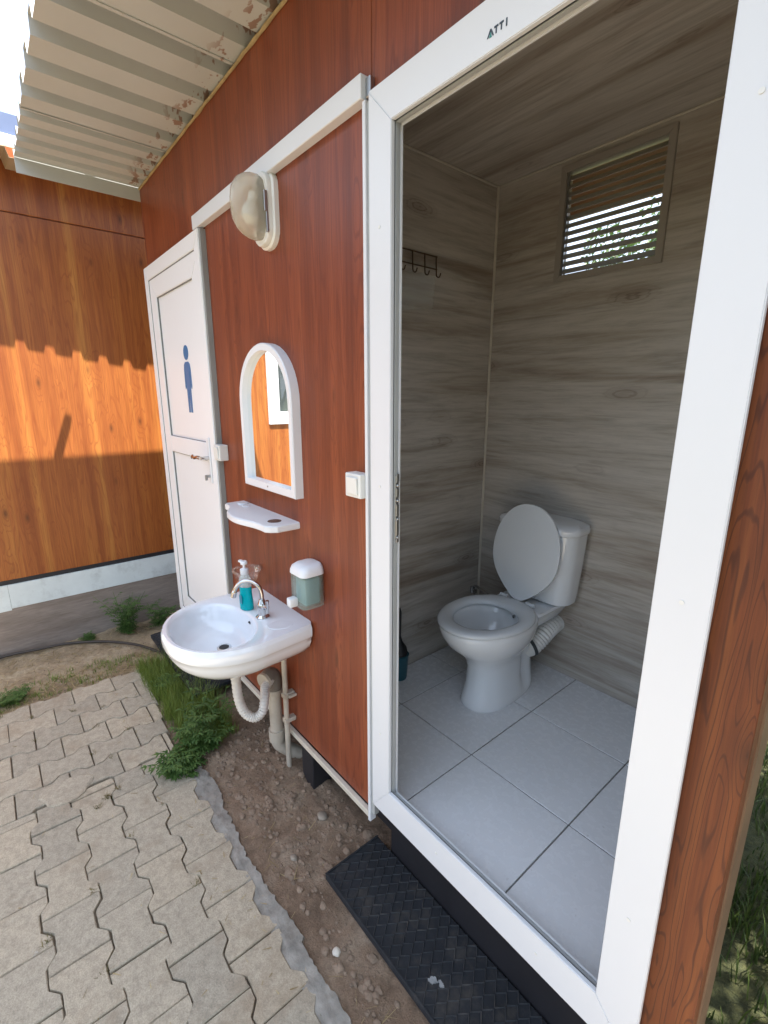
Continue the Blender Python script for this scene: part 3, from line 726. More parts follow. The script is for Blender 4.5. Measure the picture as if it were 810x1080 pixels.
# mirror with arched white frame
MR = empty('wall_mirror', (-1.65, WY, 1.0), 'arched mirror in a white plastic frame reflecting the sunlit cabin', 'mirror')
MXc, MW, MZB = -1.690, 0.212, 0.985
def arch(w_, zb, hs, ht, n=24):     # half width, bottom, straight height, top rise
    pts = [(-w_, zb), (w_, zb)]
    for k in range(n+1):
        a = math.pi*k/n; pts.append((w_*math.cos(a), zb+hs+ht*math.sin(a)**0.96))
    return pts
def mframe(bm):
    o = arch(MW, MZB, 0.335, 0.215); i_ = arch(MW-0.028, MZB+0.030, 0.306, 0.188)
    yf, yb, ym = -0.006, WY, 0.012
    n = len(o); V = lambda q, y: [bm.verts.new((MXc+x, y, z)) for x, z in q]
    ob, of_, o2, in_, i2 = V(o, yb), V(o, yf+0.004), V([(x*0.985, MZB+0.275+(z-MZB-0.275)*0.988) for x, z in o], yf), V([(x*1.02, z) for x, z in i_], yf+0.001), V(i_, ym+0.004)
    for a, c in ((ob, of_), (of_, o2), (o2, in_), (in_, i2)):
        for k in range(n): bm.faces.new((a[k], a[(k+1)%n], c[(k+1)%n], c[k]))
P('frame', mframe, M['plastic'], parent=MR, smooth=True, angle=30)
P('mirror_glass', lambda bm: prism(bm, [(x*1.01, z) for x, z in arch(MW-0.027, MZB+0.029, 0.307, 0.189)], lambda x, z: (MXc+x, 0.0145, z), lambda x, z: (MXc+x, 0.028, z)), M['mirror'], parent=MR)
P('screw', lambda bm: tube(bm, [(-1.69, -0.0045, 1.003), (-1.69, -0.0075, 1.003)], 0.0035, 10), M['steel'], parent=MR)

# shelf
SH = empty('plastic_shelf', (-1.72, WY, 0.87), 'white plastic shelf with wavy front edge fixed below the mirror', 'shelf')
def shelf(bm):
    xa, xb = -2.02, -1.515; n = 30; front = []
    for k in range(n+1):
        t = k/n; x = xa+(xb-xa)*t
        y = -0.062 - 0.030*(0.5-0.5*math.cos(2*math.pi*min(1, max(0, (t-0.12)/0.76)))) - 0.035*max(0, min(1, (t-0.12)/0.2))*max(0, min(1, (1.0-t)/0.05 if t > 0.95 else 1))
        if t < 0.03: y += 0.012
        front.append((x, y))
    out = front + [(xb, WY), (xa, WY)]
    cx, cy = (xa+xb)/2, -0.02
    def sc(q, s): return [(cx+(x-cx)*(1-s/0.25), WY if y >= WY else cy+(y-cy)*(1-s/0.1)) for x, y in q]
    loft(bm, [[(x, y, 0.862) for x, y in sc(out, 0.004)], [(x, y, 0.866) for x, y in out], [(x, y, 0.884) for x, y in out], [(x, y, 0.888) for x, y in sc(out, 0.005)]])
P('shelf_board', shelf, M['plastic'], parent=SH)
P('drain_hole', lambda bm: tube(bm, [(-1.59, -0.035, 0.886), (-1.59, -0.035, 0.8892)], 0.026, 20), simple('hole shade tone', (0.12,0.06,0.04), 0.7), parent=SH)  # solid disc, the darkness of the hole is put into its colour
P('soap_rest', lambda bm: (tube(bm, [(-1.955, 0.0, 0.888), (-1.955, 0.0, 0.893)], 0.022, 18), tube(bm, [(-1.90, -0.01, 0.888), (-1.90, -0.01, 0.891)], 0.016, 18)), M['plastic'], parent=SH)

# two light switches
def switch(name, x0, x1, z0, z1, label, tilt=0):
    e = empty(name, ((x0+x1)/2, WY, z0), label, 'switch', 'surface switches beside the doors')
    P('housing', lambda bm: box(bm, x0, x1, -0.012, WY, z0, z1, 0.004, 2), M['switch'], parent=e)
    P('rocker', lambda bm: box(bm, x0+0.012, x1-0.012, -0.018, -0.0125, z0+0.01, z1-0.01, 0.0025, 2, rot=Matrix.Rotation(0.05, 3, 'X')), M['switch'], parent=e)
    return e
switch('light_switch', -2.222, -2.150, 1.055, 1.128, 'small white surface switch touching the closed men\'s door frame')
switch('light_switch', -1.156, -1.080, 1.052, 1.124, 'small white surface switch beside the open doorway trim')

# soap dispenser
SD = empty('soap_dispenser', (-1.36, WY, 0.62), 'smoky green wall soap dispenser with white lid and push button', 'soap dispenser')
sx = -1.40; sw = 0.085
def disp(bm):
    rings = []
    for z, dw, dy, r in ((0.625, 0.0, 0.0, 0.02), (0.628, 0.004, 0.004, 0.022), (0.70, 0.004, 0.004, 0.022), (0.745, 0.004, 0.004, 0.022)):
        w_ = 0.098+dw; d = 0.088+dy
        rings.append([(sx+px, -0.017+py+0.002, z) for px, py in roundrect(w_, d, r)])
    loft(bm, rings)
P('body', disp, M['disp'], parent=SD, smooth=True, angle=35)
P('reservoir', lambda bm: box(bm, sx-0.036, sx+0.036, -0.045, 0.018, 0.632, 0.735, 0.01, 2), M['disp_in'], parent=SD, smooth=True)
def lid(bm):
    rings = []
    for z, s, r in ((0.746, 1.0, 0.024), (0.758, 1.0, 0.026), (0.772, 0.93, 0.028), (0.781, 0.76, 0.03), (0.783, 0.5, 0.02)):
        rings.append([(sx+px*s, -0.015+py*s+(1-s)*0.03, z) for px, py in roundrect(0.108, 0.096, r)])
    loft(bm, rings)
P('lid', lid, M['plastic'], parent=SD, smooth=True, angle=40)
P('push_button', lambda bm: box(bm, sx-0.018, sx+0.012, -0.092, -0.06, 0.632, 0.665, 0.005, 2), M['plastic'], parent=SD, smooth=True)

for ch in SD.children:
    ch.location.z -= 0.012
# wash basin
BA = empty('wash_basin', (-1.665, WY, 0.3), 'white ceramic wall basin with rounded front and a chrome swan neck tap', 'basin')
BX, BYc = -1.675, -0.19; RZ = 0.505
def outer(a):
    c, s = math.cos(a), math.sin(a)
    if s <= 0:
        e = 0.92; return (0.256*math.copysign(abs(c)**e, c), 0.256*math.copysign(abs(s)**e, s))
    # back half: towards the wall, nearly a rectangle tapering to 0.245
    h = WY - BYc; 
    # intersect ray with box
    k = min(0.256/max(abs(c), 1e-6), h/max(s, 1e-6)); x, y = c*k, s*k
    x *= 1 - 0.075*(y/h); return (x, y)
def basin(bm):
    n = 96; A = [2*math.pi*(k+0.5)/n for k in range(n)]
    def ro(s, z, lipback=1.0):
        R_ = []
        for a in A:
            x, y = outer(a); X = x*s; Y = y*s if y < 0 else y*lipback
            R_.append((BX+X, BYc+Y, z))
        return R_
    def ri(s, z, cy=-0.262, rx=0.202, ry=0.158):
        R_ = []
        for a in A:
            c, sn = math.cos(a), math.sin(a); yy = ry*(1.0 if sn < 0 else 0.86)
            R_.append((BX+rx*s*c, cy+yy*s*math.copysign(abs(sn)**0.95, sn), z))
        return R_
    rings = []
    for s, z in ((0.10, 0.318), (0.13, 0.322), (0.35, 0.328), (0.62, 0.348), (0.80, 0.375), (0.90, 0.402), (0.955, 0.43), (0.965, 0.446), (0.985, 0.450), (0.998, 0.458), (1.0, 0.470), (1.0, 0.485), (0.995, 0.492), (0.985, 0.496), (0.97, RZ)):
        lb_ = 1.0 if s > 0.9 else (0.75 + 0.25*max(0, (s-0.5)/0.4) if s > 0.5 else s*1.5)
        if s > 0.94: lb_ = 1.0
        rings.append(ro(s, z, min(1, lb_)))
    rings.append(ro(0.93, RZ, 0.97))
    for s, z in ((1.06, RZ-0.0005), (1.02, RZ-0.004), (0.99, RZ-0.012), (0.96, RZ-0.03), (0.90, RZ-0.065), (0.80, RZ-0.088), (0.62, RZ-0.101), (0.40, RZ-0.107), (0.2, RZ-0.110), (0.1, RZ-0.111)):
        cy = -0.262 + 0.03*(1-s if s < 1 else 0)
        rings.append(ri(s, z, cy))
    loft(bm, rings)
P('bowl', basin, M['ceramic'], parent=BA, smooth=True, angle=55)
P('drain', lambda bm: tube(bm, [(BX, -0.235, RZ-0.112), (BX, -0.235, RZ-0.106)], 0.027, 20), M['chrome'], parent=BA)
P('drain_hole', lambda bm: tube(bm, [(BX, -0.235, RZ-0.1058), (BX, -0.235, RZ-0.1052)], 0.019, 20), M['black'], parent=BA)
P('overflow_hole', lambda bm: tube(bm, [(BX+0.015, -0.1335, RZ-0.034), (BX+0.015, -0.1275, RZ-0.030)], 0.008, 14), M['black'], parent=BA)
P('soap_recess', lambda bm: prism(bm, [(BX+0.165+0.035*math.cos(a)+0.01*math.sin(a), -0.075+0.045*math.sin(a)) for a in [2*math.pi*k/24 for k in range(24)]], lambda x, y: (x, y, RZ-0.0005), lambda x, y: (x, y, RZ+0.0012)), M['ceramic'], parent=BA, smooth=True)
TX, TY = BX+0.06, -0.095
TP = P('tap', lambda bm: (loft(bm, [[(TX+r_*math.cos(a), TY+r_*math.sin(a), z) for a in [2*math.pi*k/20 for k in range(20)]] for r_, z in ((0.027, RZ), (0.027, RZ+0.004), (0.022, RZ+0.008), (0.017, RZ+0.012), (0.0165, RZ+0.035), (0.018, RZ+0.038), (0.018, RZ+0.055), (0.014, RZ+0.062), (0.010, RZ+0.075))])), M['chrome'], parent=BA, smooth=True, angle=30)
sp_ = spline([(TX, TY, RZ+0.06), (TX, TY, RZ+0.10), (TX-0.006, TY-0.008, RZ+0.130), (TX-0.024, TY-0.030, RZ+0.150), (TX-0.045, TY-0.058, RZ+0.146), (TX-0.060, TY-0.078, RZ+0.120), (TX-0.066, TY-0.086, RZ+0.085)], 8)
P('spout', lambda bm: tube(bm, sp_, 0.0085, 14, rfun=lambda i: 0.0085 if i < len(sp_)-6 else 0.0105), M['chrome'], parent=TP, smooth=True)
P('tap_handle', lambda bm: (tube(bm, [(TX, TY, RZ+0.046), (TX+0.035, TY+0.006, RZ+0.050)], 0.008, 12), tube(bm, [(TX+0.030, TY+0.006, RZ+0.025), (TX+0.034, TY+0.006, RZ+0.078)], 0.007, 12)), M['chrome'], parent=TP, smooth=True)
# ribbed trap hose below the basin
tp = spline([(-1.645, -0.21, 0.34), (-1.645, -0.21, 0.26), (-1.645, -0.205, 0.17), (-1.632, -0.19, 0.11), (-1.61, -0.16, 0.085), (-1.60, -0.13, 0.105), (-1.625, -0.105, 0.145), (-1.66, -0.085, 0.165), (-1.675, -0.06, 0.172), (-1.69, -0.045, 0.175)], 14)
P('trap_hose', lambda bm: tube(bm, tp, 0.0, 18, rfun=lambda i: (0.020 if i < 14 else 0.0175+0.0014*(1 if i % 3 < 2 else -1))), M['flex'], parent=BA, smooth=True, angle=70)
P('trap_collar', lambda bm: (tube(bm, [(-1.645, -0.21, 0.36), (-1.645, -0.21, 0.30)], 0.027, 20),), M['flex'], parent=BA, smooth=True)

# drain pipe with elbow, water pipe
DX, DY = -1.71, -0.02
DP = empty('drain_pipe', (DX, DY, GZ), 'thick beige vertical drain pipe with a brown grey elbow under the basin', 'pipe')
P('elbow', lambda bm: (tube(bm, spline([(DX+0.02, DY-0.05, 0.175), (DX+0.005, DY-0.02, 0.182), (DX, DY, 0.16), (DX, DY, 0.11)], 8), 0.033, 20)), M['grey_pipe'], parent=DP, smooth=True)
P('elbow_socket', lambda bm: (tube(bm, [(DX+0.024, DY-0.06, 0.174), (DX+0.02, DY-0.048, 0.175)], 0.037, 20), tube(bm, [(DX, DY, 0.11), (DX, DY, 0.09)], 0.036, 20)), M['beige_pipe'], parent=DP, smooth=True)
P('pipe', lambda bm: (tube(bm, [(DX, DY, 0.091), (DX, DY, -0.10)], 0.028, 20), tube(bm, [(DX, DY, -0.095), (DX, DY, -0.15)], 0.036, 20), tube(bm, spline([(DX, DY, -0.148), (DX+0.002, DY+0.01, -0.18), (DX+0.02, DY+0.05, -0.22), (DX+0.06, DY+0.12, -0.27)], 6), 0.03, 18)), M['beige_pipe'], parent=DP, smooth=True)
WP = empty('water_pipe', (-1.475, 0.0, GZ), 'thin beige water pipe rising from the soil to the basin, beside the thick drain pipe', 'pipe')
P('pipe', lambda bm: tube(bm, [(-1.63, -0.008, 0.37), (-1.63, -0.009, -0.27)], 0.0115, 14), M['beige_pipe'], parent=WP, smooth=True)
P('pipe_clip', lambda bm: (box(bm, -1.645, -1.615, -0.023, WY, 0.10, 0.122, 0.003), box(bm, -1.614, -1.602, -0.006, WY, 0.105, 0.117, 0.002)), M['beige_pipe'], parent=WP)
P('pipe_clip', lambda bm: (box(bm, -1.645, -1.615, -0.023, WY, -0.02, 0.0, 0.003),), M['beige_pipe'], parent=WP)

# soap bottle on the basin
SBx, SBy = -1.722, -0.112
SB = empty('soap_bottle', (SBx, SBy, RZ), 'clear pump bottle half full of teal liquid soap standing on the basin', 'bottle')
def prof(bm, cx, cy, pr, n=24, sx_=1.0, sy_=1.0, rotz=0.6):
    R_ = []
    for r_, z in pr:
        ring = []
        for k in range(n):
            a = 2*math.pi*k/n; x, y = r_*sx_*math.cos(a), r_*sy_*math.sin(a)
            ring.append((cx+x*math.cos(rotz)-y*math.sin(rotz), cy+x*math.sin(rotz)+y*math.cos(rotz), z))
        R_.append(ring)
    loft(bm, R_)
P('liquid', lambda bm: prof(bm, SBx, SBy, [(0.026, RZ+0.001), (0.029, RZ+0.004), (0.0295, RZ+0.03), (0.027, RZ+0.055), (0.0255, RZ+0.075), (0.0255, RZ+0.100)], sx_=1.0, sy_=0.72), M['soap_teal'], parent=SB, smooth=True, angle=60)
P('bottle', lambda bm: prof(bm, SBx, SBy, [(0.0256, RZ+0.1005), (0.0256, RZ+0.125), (0.023, RZ+0.138), (0.0165, RZ+0.148), (0.0145, RZ+0.152)], sx_=1.0, sy_=0.8), M['bottle_clear'], parent=SB, smooth=True, angle=60)
P('label', lambda bm: box(bm, SBx-0.012, SBx+0.012, SBy-0.0245, SBy-0.0235, RZ+0.032, RZ+0.066), simple('darker teal label', (0.0,0.22,0.30), 0.4), parent=SB)
def pump(bm):
    prof(bm, SBx, SBy, [(0.0155, RZ+0.152), (0.0165, RZ+0.155), (0.0165, RZ+0.172), (0.012, RZ+0.175), (0.0055, RZ+0.177), (0.0055, RZ+0.192), (0.013, RZ+0.193), (0.014, RZ+0.20), (0.010, RZ+0.206)])
    box(bm, SBx-0.034, SBx-0.005, SBy-0.008, SBy+0.006, RZ+0.194, RZ+0.204, 0.003, 2, rot=Matrix.Rotation(0.25, 3, 'Z'))
P('pump_head', pump, M['plastic'], parent=SB, smooth=True, angle=40)
# clear holder on the wall behind the bottle
bm = B()
hz = 0.612
tube(bm, [(-1.875+0.062*math.cos(a), -0.04+0.055*math.sin(a), hz+0.0*math.sin(a)) for a in [2*math.pi*k/32 for k in range(33)]], 0.0055, 10, caps=False)
tube(bm, [(-1.875, 0.012, hz), (-1.875, WY, hz)], 0.012, 14)
n = 32
loft(bm, [[(-1.875+r_*math.cos(2*math.pi*k/n), -0.04+0.9*r_*math.sin(2*math.pi*k/n), z) for k in range(n)] for r_, z in ((0.058, hz), (0.054, hz-0.03), (0.045, hz-0.045), (0.02, hz-0.05))], False, True)
tag(obj('soap_dish', bm, M['acrylic'], smooth=True, loc=(-1.875, WY, hz)), 'clear plastic ring holder on the wall behind the teal bottle', 'soap dish')

# ------------------------------------------------------------------ toilet
TO = empty('toilet', (-1.18, 0.85, FZ), 'white toilet with raised lid and low cistern against the grey lined wall', 'toilet')
tcx = -1.145
def sup(cx, cy, rx, ryf, ryb, z, n=64, e=0.9, notch=0.0, ny=0.90, back=None):
    R_ = []
    for k in range(n):
        a = 2*math.pi*k/n; c, s = math.cos(a), math.sin(a)
        x = rx*math.copysign(abs(c)**e, c); y = (ryf if s < 0 else ryb)*math.copysign(abs(s)**e, s)
        Y = cy+y
        if notch: x *= 1 - notch*math.exp(-((Y-ny)/0.028)**2)
        R_.append((cx+x, Y, z))
    return R_
def tbowl(bm):
    o = []
    for z, rx, yf, yb, nt_ in ((FZ, 0.100, 0.605, 1.03, 0.0), (FZ+0.012, 0.103, 0.600, 1.03, 0.0), (FZ+0.03, 0.098, 0.606, 1.03, 0.12), (FZ+0.10, 0.088, 0.625, 1.02, 0.3), (FZ+0.18, 0.088, 0.630, 1.01, 0.3), (FZ+0.225, 0.100, 0.610, 1.00, 0.22), (FZ+0.265, 0.128, 0.565, 0.98, 0.1), (FZ+0.31, 0.157, 0.515, 0.96, 0.0), (FZ+0.35, 0.172, 0.487, 0.95, 0), (FZ+0.375, 0.178, 0.478, 0.95, 0), (FZ+0.392, 0.179, 0.476, 0.95, 0), (FZ+0.398, 0.174, 0.481, 0.945, 0)):
        cy = 0.78 if z < FZ+0.2 else 0.735
        o.append(sup(tcx, cy, rx, cy-yf, yb-cy, z, notch=nt_, e=0.86 if z < FZ+0.2 else 0.95))
    for s, z in ((0.78, FZ+0.398), (0.70, FZ+0.385), (0.68, FZ+0.35), (0.62, FZ+0.30), (0.45, FZ+0.25), (0.25, FZ+0.235)):
        o.append([(tcx+(x-tcx)*s, 0.69+(y-0.70)*s, z) for x, y, _ in o[10]])
    loft(bm, o, True, True)
P('bowl', tbowl, M['ceramic_t'], parent=TO, smooth=True, angle=50)
P('water', lambda bm: bm.faces.new([bm.verts.new(v) for v in [(tcx+0.09*math.cos(2*math.pi*k/24), 0.70+0.11*math.sin(2*math.pi*k/24), FZ+0.292) for k in range(24)]]), M['water'], parent=TO)
# shelf that carries the cistern
def ledge(bm):
    rings = []
    for z, w_, y0 in ((FZ+0.30, 0.16, 0.93), (FZ+0.345, 0.22, 0.90), (FZ+0.385, 0.26, 0.88), (FZ+0.396, 0.25, 0.89)):
        rings.append([(tcx+px, (y0+1.165)/2+py, z) for px, py in roundrect(w_, 1.165-y0, 0.035)])
    loft(bm, rings)
P('cistern_ledge', ledge, M['ceramic_t'], parent=TO, smooth=True, angle=45)
def seat(bm):
    zo = FZ+0.4005; rings = []
    for s, z in ((0.985, zo), (1.015, zo+0.004), (1.02, zo+0.012), (0.995, zo+0.019), (0.93, zo+0.023), (0.80, zo+0.022), (0.725, zo+0.015), (0.70, zo+0.004), (0.71, zo)):
        R_ = sup(tcx, 0.715, 0.180*s, 0.243*s, 0.205*s if s > 0.9 else 0.16*s, z, e=0.97); rings.append(R_)
    rr = [[bm.verts.new(p) for p in r] for r in rings]; n = len(rr[0])
    for i in range(len(rr)):
        a, c = rr[i], rr[(i+1) % len(rr)]
        for k in range(n): bm.faces.new((a[k], a[(k+1)%n], c[(k+1)%n], c[k]))
P('seat', seat, M['seat'], parent=TO, smooth=True, angle=60)
def lidm(bm):
    R_ = Matrix.Rotation(math.radians(-8), 3, 'X'); o = Vector((tcx, 0.915, FZ+0.415)); rings = []
    for s, d in ((0.94, 0.0), (0.99, 0.002), (1.0, 0.008), (0.985, 0.014), (0.93, 0.018), (0.6, 0.021), (0.1, 0.022)):
        ring = []
        for k in range(64):
            a = 2*math.pi*k/64; c, s_ = math.cos(a), math.sin(a)
            x = 0.170*s*math.copysign(abs(c)**0.95, c); z = 0.222+0.222*s*math.copysign(abs(s_)**0.95, s_)
            if s_ < 0: x *= 0.50+0.50*(1-abs(s_)**2.4)
            ring.append(o + R_ @ Vector((x, d, z)))
        rings.append(ring)
    loft(bm, rings)
P('seat_lid', lidm, M['seat'], parent=TO, smooth=True, angle=50)
for hx_ in (-0.07, 0.07):
    P('seat_hinge', lambda bm: tube(bm, [(tcx+hx_-0.02, 0.918, FZ+0.418), (tcx+hx_+0.02, 0.918, FZ+0.418)], 0.010, 12), M['seat'], parent=TO, smooth=True)
def cis(w_, d, z, r, bow=0.02):
    out = []
    for px, py in roundrect(w_, d, r, 6):
        if py < 0: py -= bow*(1-(2*px/w_)**2)
        out.append((tcx+px, 1.168-d/2+py, z))
    return out
def cistern(bm):
    loft(bm, [cis(w_, d, z, r) for w_, d, z, r in ((0.31, 0.12, FZ+0.397, 0.04), (0.335, 0.14, FZ+0.405, 0.05), (0.35, 0.15, FZ+0.45, 0.055), (0.375, 0.16, FZ+0.60, 0.055), (0.39, 0.165, FZ+0.735, 0.055))])
CI = P('cistern', cistern, M['ceramic_t'], parent=TO, smooth=True, angle=40)
P('cistern_lid', lambda bm: loft(bm, [cis(w_, d, z, r) for w_, d, z, r in ((0.40, 0.172, FZ+0.7355, 0.055), (0.408, 0.176, FZ+0.742, 0.057), (0.408, 0.176, FZ+0.76, 0.057), (0.395, 0.168, FZ+0.770, 0.055), (0.33, 0.13, FZ+0.778, 0.05), (0.2, 0.08, FZ+0.780, 0.03))]), M['ceramic_t'], parent=CI, smooth=True, angle=40)
P('flush_button', lambda bm: (tube(bm, [(tcx-0.03, 1.07, FZ+0.779), (tcx-0.03, 1.07, FZ+0.786)], 0.019, 18), ), M['black'], parent=CI)
op = spline([(tcx+0.025, 0.945, 0.205), (tcx+0.05, 0.985, 0.215), (tcx+0.062, 1.02, 0.238), (tcx+0.068, 1.055, 0.262), (tcx+0.066, 1.10, 0.275), (tcx+0.060, 1.168, 0.28)], 12)
P('outlet_pipe', lambda bm: tube(bm, op, 0.045, 22, rfun=lambda i: 0.043 if i < 18 else 0.041+0.0025*(1 if i % 4 < 2 else -1)), M['flex_w'], parent=TO, smooth=True, angle=70)
P('rubber_collar', lambda bm: tube(bm, [op[10], op[14]], 0.0465, 22), M['gasket'], parent=TO, smooth=True)
P('spray_nozzle', lambda bm: tube(bm, [(tcx+0.035, 0.875, FZ+0.37), (tcx+0.035, 0.845, FZ+0.372)], 0.007, 10), M['chrome'], parent=TO)

# coat hooks and a cloudy bag on the side wall, small things in the dim corner
HK = empty('coat_hooks', (RX0, 0.62, 1.88), 'thin bronze wire coat hooks on the side wall of the toilet room', 'hooks')
P('rail', lambda bm: (tube(bm, [(RX0+0.006, 0.48, 1.925), (RX0+0.006, 0.775, 1.925)], 0.0028, 8), tube(bm, [(RX0+0.006, 0.48, 1.876), (RX0+0.006, 0.775, 1.876)], 0.0028, 8)), M['rust_hook'], parent=HK)
for y in (0.50, 0.565, 0.63, 0.70, 0.768):
    P('hook', lambda bm: tube(bm, spline([(RX0+0.007, y, 1.927), (RX0+0.009, y, 1.87), (RX0+0.012, y, 1.848), (RX0+0.028, y, 1.842), (RX0+0.036, y, 1.856)], 5), 0.0028, 8), M['rust_hook'], parent=HK)
bm = B(); rows = []
for i in range(15):
    t = i/14; row = []
    for j in range(19):
        s = j/18; y = 0.46+0.30*s*(1-0.04*t); z = 1.845 - 0.13*t*(1+0.25*(1-s)) + 0.008*noise.noise(Vector((s*9, t*3, 4)))
        d = 0.014 + 0.011*noise.noise(Vector((s*4, t*16, 0))) + 0.006*noise.noise(Vector((s*16, t*22, 5)))
        row.append((RX0+d, y, z))
    rows.append(row)
V1 = [[bm.verts.new(p) for p in r] for r in rows]; V2 = [[bm.verts.new((p[0]-0.0035, p[1], p[2])) for p in r] for r in rows]
for V_ in (V1, V2):
    for i in range(14):
        for j in range(18): bm.faces.new((V_[i][j], V_[i][j+1], V_[i+1][j+1], V_[i+1][j]))
tag(obj('plastic_bag', bm, M['bag'], smooth=True, angle=80), 'crumpled cloudy plastic sheet hanging under the wire coat hooks', 'bag')
TB = empty('toilet_brush', (-1.50, 0.50, FZ), 'black toilet brush in its holder in the dim corner left of the toilet', 'brush')
P('holder', lambda bm: prof(bm, -1.515, 0.535, [(0.036, FZ), (0.038, FZ+0.01), (0.045, FZ+0.12), (0.047, FZ+0.125), (0.02, FZ+0.127)]), simple('blue green plastic', (0.02,0.10,0.13), 0.4), parent=TB, smooth=True)
P('grip', lambda bm: prof(bm, -1.515, 0.535, [(0.04, FZ+0.1275), (0.035, FZ+0.16), (0.015, FZ+0.19), (0.008, FZ+0.22), (0.010, FZ+0.34), (0.004, FZ+0.36)]), M['black'], parent=TB, smooth=True)
bm = B(); prof(bm, -1.36, 1.03, [(0.06, FZ+0.0012), (0.062, FZ+0.012), (0.056, FZ+0.05), (0.05, FZ+0.075), (0.02, FZ+0.082)])
tag(obj('waste_bucket', bm, M['red_scrap'], smooth=True, loc=(-1.36,1.03,FZ)), 'low dark red tub on the tiles behind the toilet foot', 'tub')
bm = B()
tube(bm, spline([(RX0+0.01, 1.12, 0.30), (RX0+0.03, 1.10, 0.34), (RX0+0.08, 1.07, 0.36), (RX0+0.16, 1.05, 0.35)], 6), 0.007, 10)
tube(bm, [(RX0, 1.12, 0.30), (RX0+0.02, 1.12, 0.30)], 0.014, 12); tube(bm, [(RX0+0.014, 1.10, 0.30), (RX0+0.014, 1.10, 0.335)], 0.009, 10)
tag(obj('stop_valve', bm, M['chrome'], smooth=True, loc=(RX0, 1.12, 0.30)), 'small chrome stop valve low in the room corner behind the toilet', 'valve')

# ------------------------------------------------------------------ rubber mats
def rmat(x0, x1, y0, y1, z, label, spills, tilt=0.0, rz=0.0):
    e = empty('rubber_mat', ((x0+x1)/2, (y0+y1)/2, z), label, 'mat', 'black ribbed rubber mats')
    def body(bm):
        box(bm, x0, x1, y0, y1, z, z+0.022, 0.003)
        box(bm, x0, x1, y0, y0+0.006, z+0.0222, z+0.0265, 0.001); box(bm, x0, x0+0.006, y0+0.007, y1, z+0.0222, z+0.0265, 0.001)
    a = P('slab', body, M['rubber'], parent=e)
    def ribs(bm):
        zz = z+0.0222; py, px = 0.0285, 0.036; j = 0; y = y0+0.006
        while y < y1-0.004:
            x = x0+0.006 + (px/2 if j % 2 else 0)
            while x+px < x1:
                # scale shaped cell edge: two slanted strokes
                for xa, ya, xb, yb in ((x, y, x+px/2, y+py*0.8), (x+px/2, y+py*0.8, x+px, y)):
                    yb_ = min(yb, y1-0.003)
                    d = Vector((xb-xa, yb-ya, 0)).normalized(); nn = Vector((-d.y, d.x, 0))*0.0016
                    A_ = Vector((xa, ya, zz)); B_ = Vector((xb, yb_, zz)); h = Vector((0, 0, 0.0032))
                    q = [A_+nn, A_-nn, B_-nn, B_+nn]; top = [v*1 + h for v in (A_+nn*0.4, A_-nn*0.4, B_-nn*0.4, B_+nn*0.4)]
                    vb = [bm.verts.new(v) for v in q]; vt = [bm.verts.new(v) for v in top]
                    bm.faces.new(vt)
                    for k in range(4): bm.faces.new((vb[k], vb[(k+1)%4], vt[(k+1)%4], vt[k]))
                x += px
            y += py; j += 1
    P('tread', ribs, simple('worn rubber tread', (0.027,0.031,0.036), 0.75, var=0.4, nscale=30, dirt=(0.14,0.12,0.1), dirtscale=20, dirtamt=0.5), parent=e)
    for (cx, cy, r_) in spills:
        def sp(bm):
            n = 40
            for q in range(5):
                ox, oy = random.uniform(-r_, r_)*0.8, random.uniform(-r_, r_)*0.5; rr_ = r_*random.uniform(0.3, 0.6)
                pts = []
                for k in range(n):
                    a_ = 2*math.pi*k/n; f_ = rr_*(0.65+0.55*noise.noise(Vector((math.cos(a_)*2.5, math.sin(a_)*2.5, q*7+cx*10))))
                    pts.append((cx+ox+f_*math.cos(a_)*1.2, cy+oy+f_*math.sin(a_)*0.7))
                prism(bm, pts, lambda X, Y: (X, Y, z+0.0225), lambda X, Y: (X, Y, z+0.0259+0.0003*q))
        P('paint_spot', sp, M['paint_spill'], parent=e)
    if rz or tilt: e.rotation_euler = (tilt, 0, rz)
    return e
rmat(-1.115, -0.25, -0.155, 0.075, GZ+0.002, 'black rubber mat with scale pattern lying under the open doorway', [(-0.655,-0.085,0.022)])
rmat(-3.22, -2.36, -0.175, 0.04, GZ+0.045, 'black rubber mat before the closed men\'s door, half hidden by the basin', [(-2.66,-0.12,0.03)], tilt=0.06)

# ------------------------------------------------------------------ hose, pebbles, chips
bm = B(); tube(bm, spline([(W+0.05,-1.35,GZ+0.008),(W+0.03,-0.96,GZ+0.012),(W+0.06,-0.78,GZ+0.012),(-3.555,-0.61,GZ+0.012),(-3.44,-0.43,GZ+0.012),(-3.30,-0.30,GZ+0.012),(-3.17,-0.22,GZ+0.010),(-3.0,-0.14,GZ)], 8), 0.0085, 10)
tag(obj('irrigation_hose', bm, M['hose'], smooth=True), 'thin black irrigation hose lying across the dry soil by the left cabin', 'hose')
def blob(bm, x, y, z, r, fl=0.6):
    q = bmesh.ops.create_icosphere(bm, subdivisions=1 if r < 0.008 else 2, radius=r); s = random.random()*99
    for v in q['verts']:
        k = 1+0.35*noise.noise(v.co*(1.3/r)+Vector((s,0,0))); v.co = Vector((v.co.x*k*1.2, v.co.y*k, v.co.z*k*fl)) + Vector((x, y, z))
bm = B()
for i in range(1500):
    x = random.uniform(-2.0, -0.45); y = random.uniform(-0.27, 0.06) if random.random() < 0.85 else random.uniform(0.0, 0.4)
    if x > -1.13 and y > -0.17: continue
    blob(bm, x, y, gh(x, y)+0.001, random.choice((0.0015,0.002,0.002,0.003,0.004,0.007,0.010)) * random.uniform(0.7, 1.3), 0.7)
for i in range(260):
    x = random.uniform(-3.6, -2.95); y = random.uniform(-1.2, 0.0)
    blob(bm, x, y, gh(x, y)+0.001, random.uniform(0.002, 0.005))
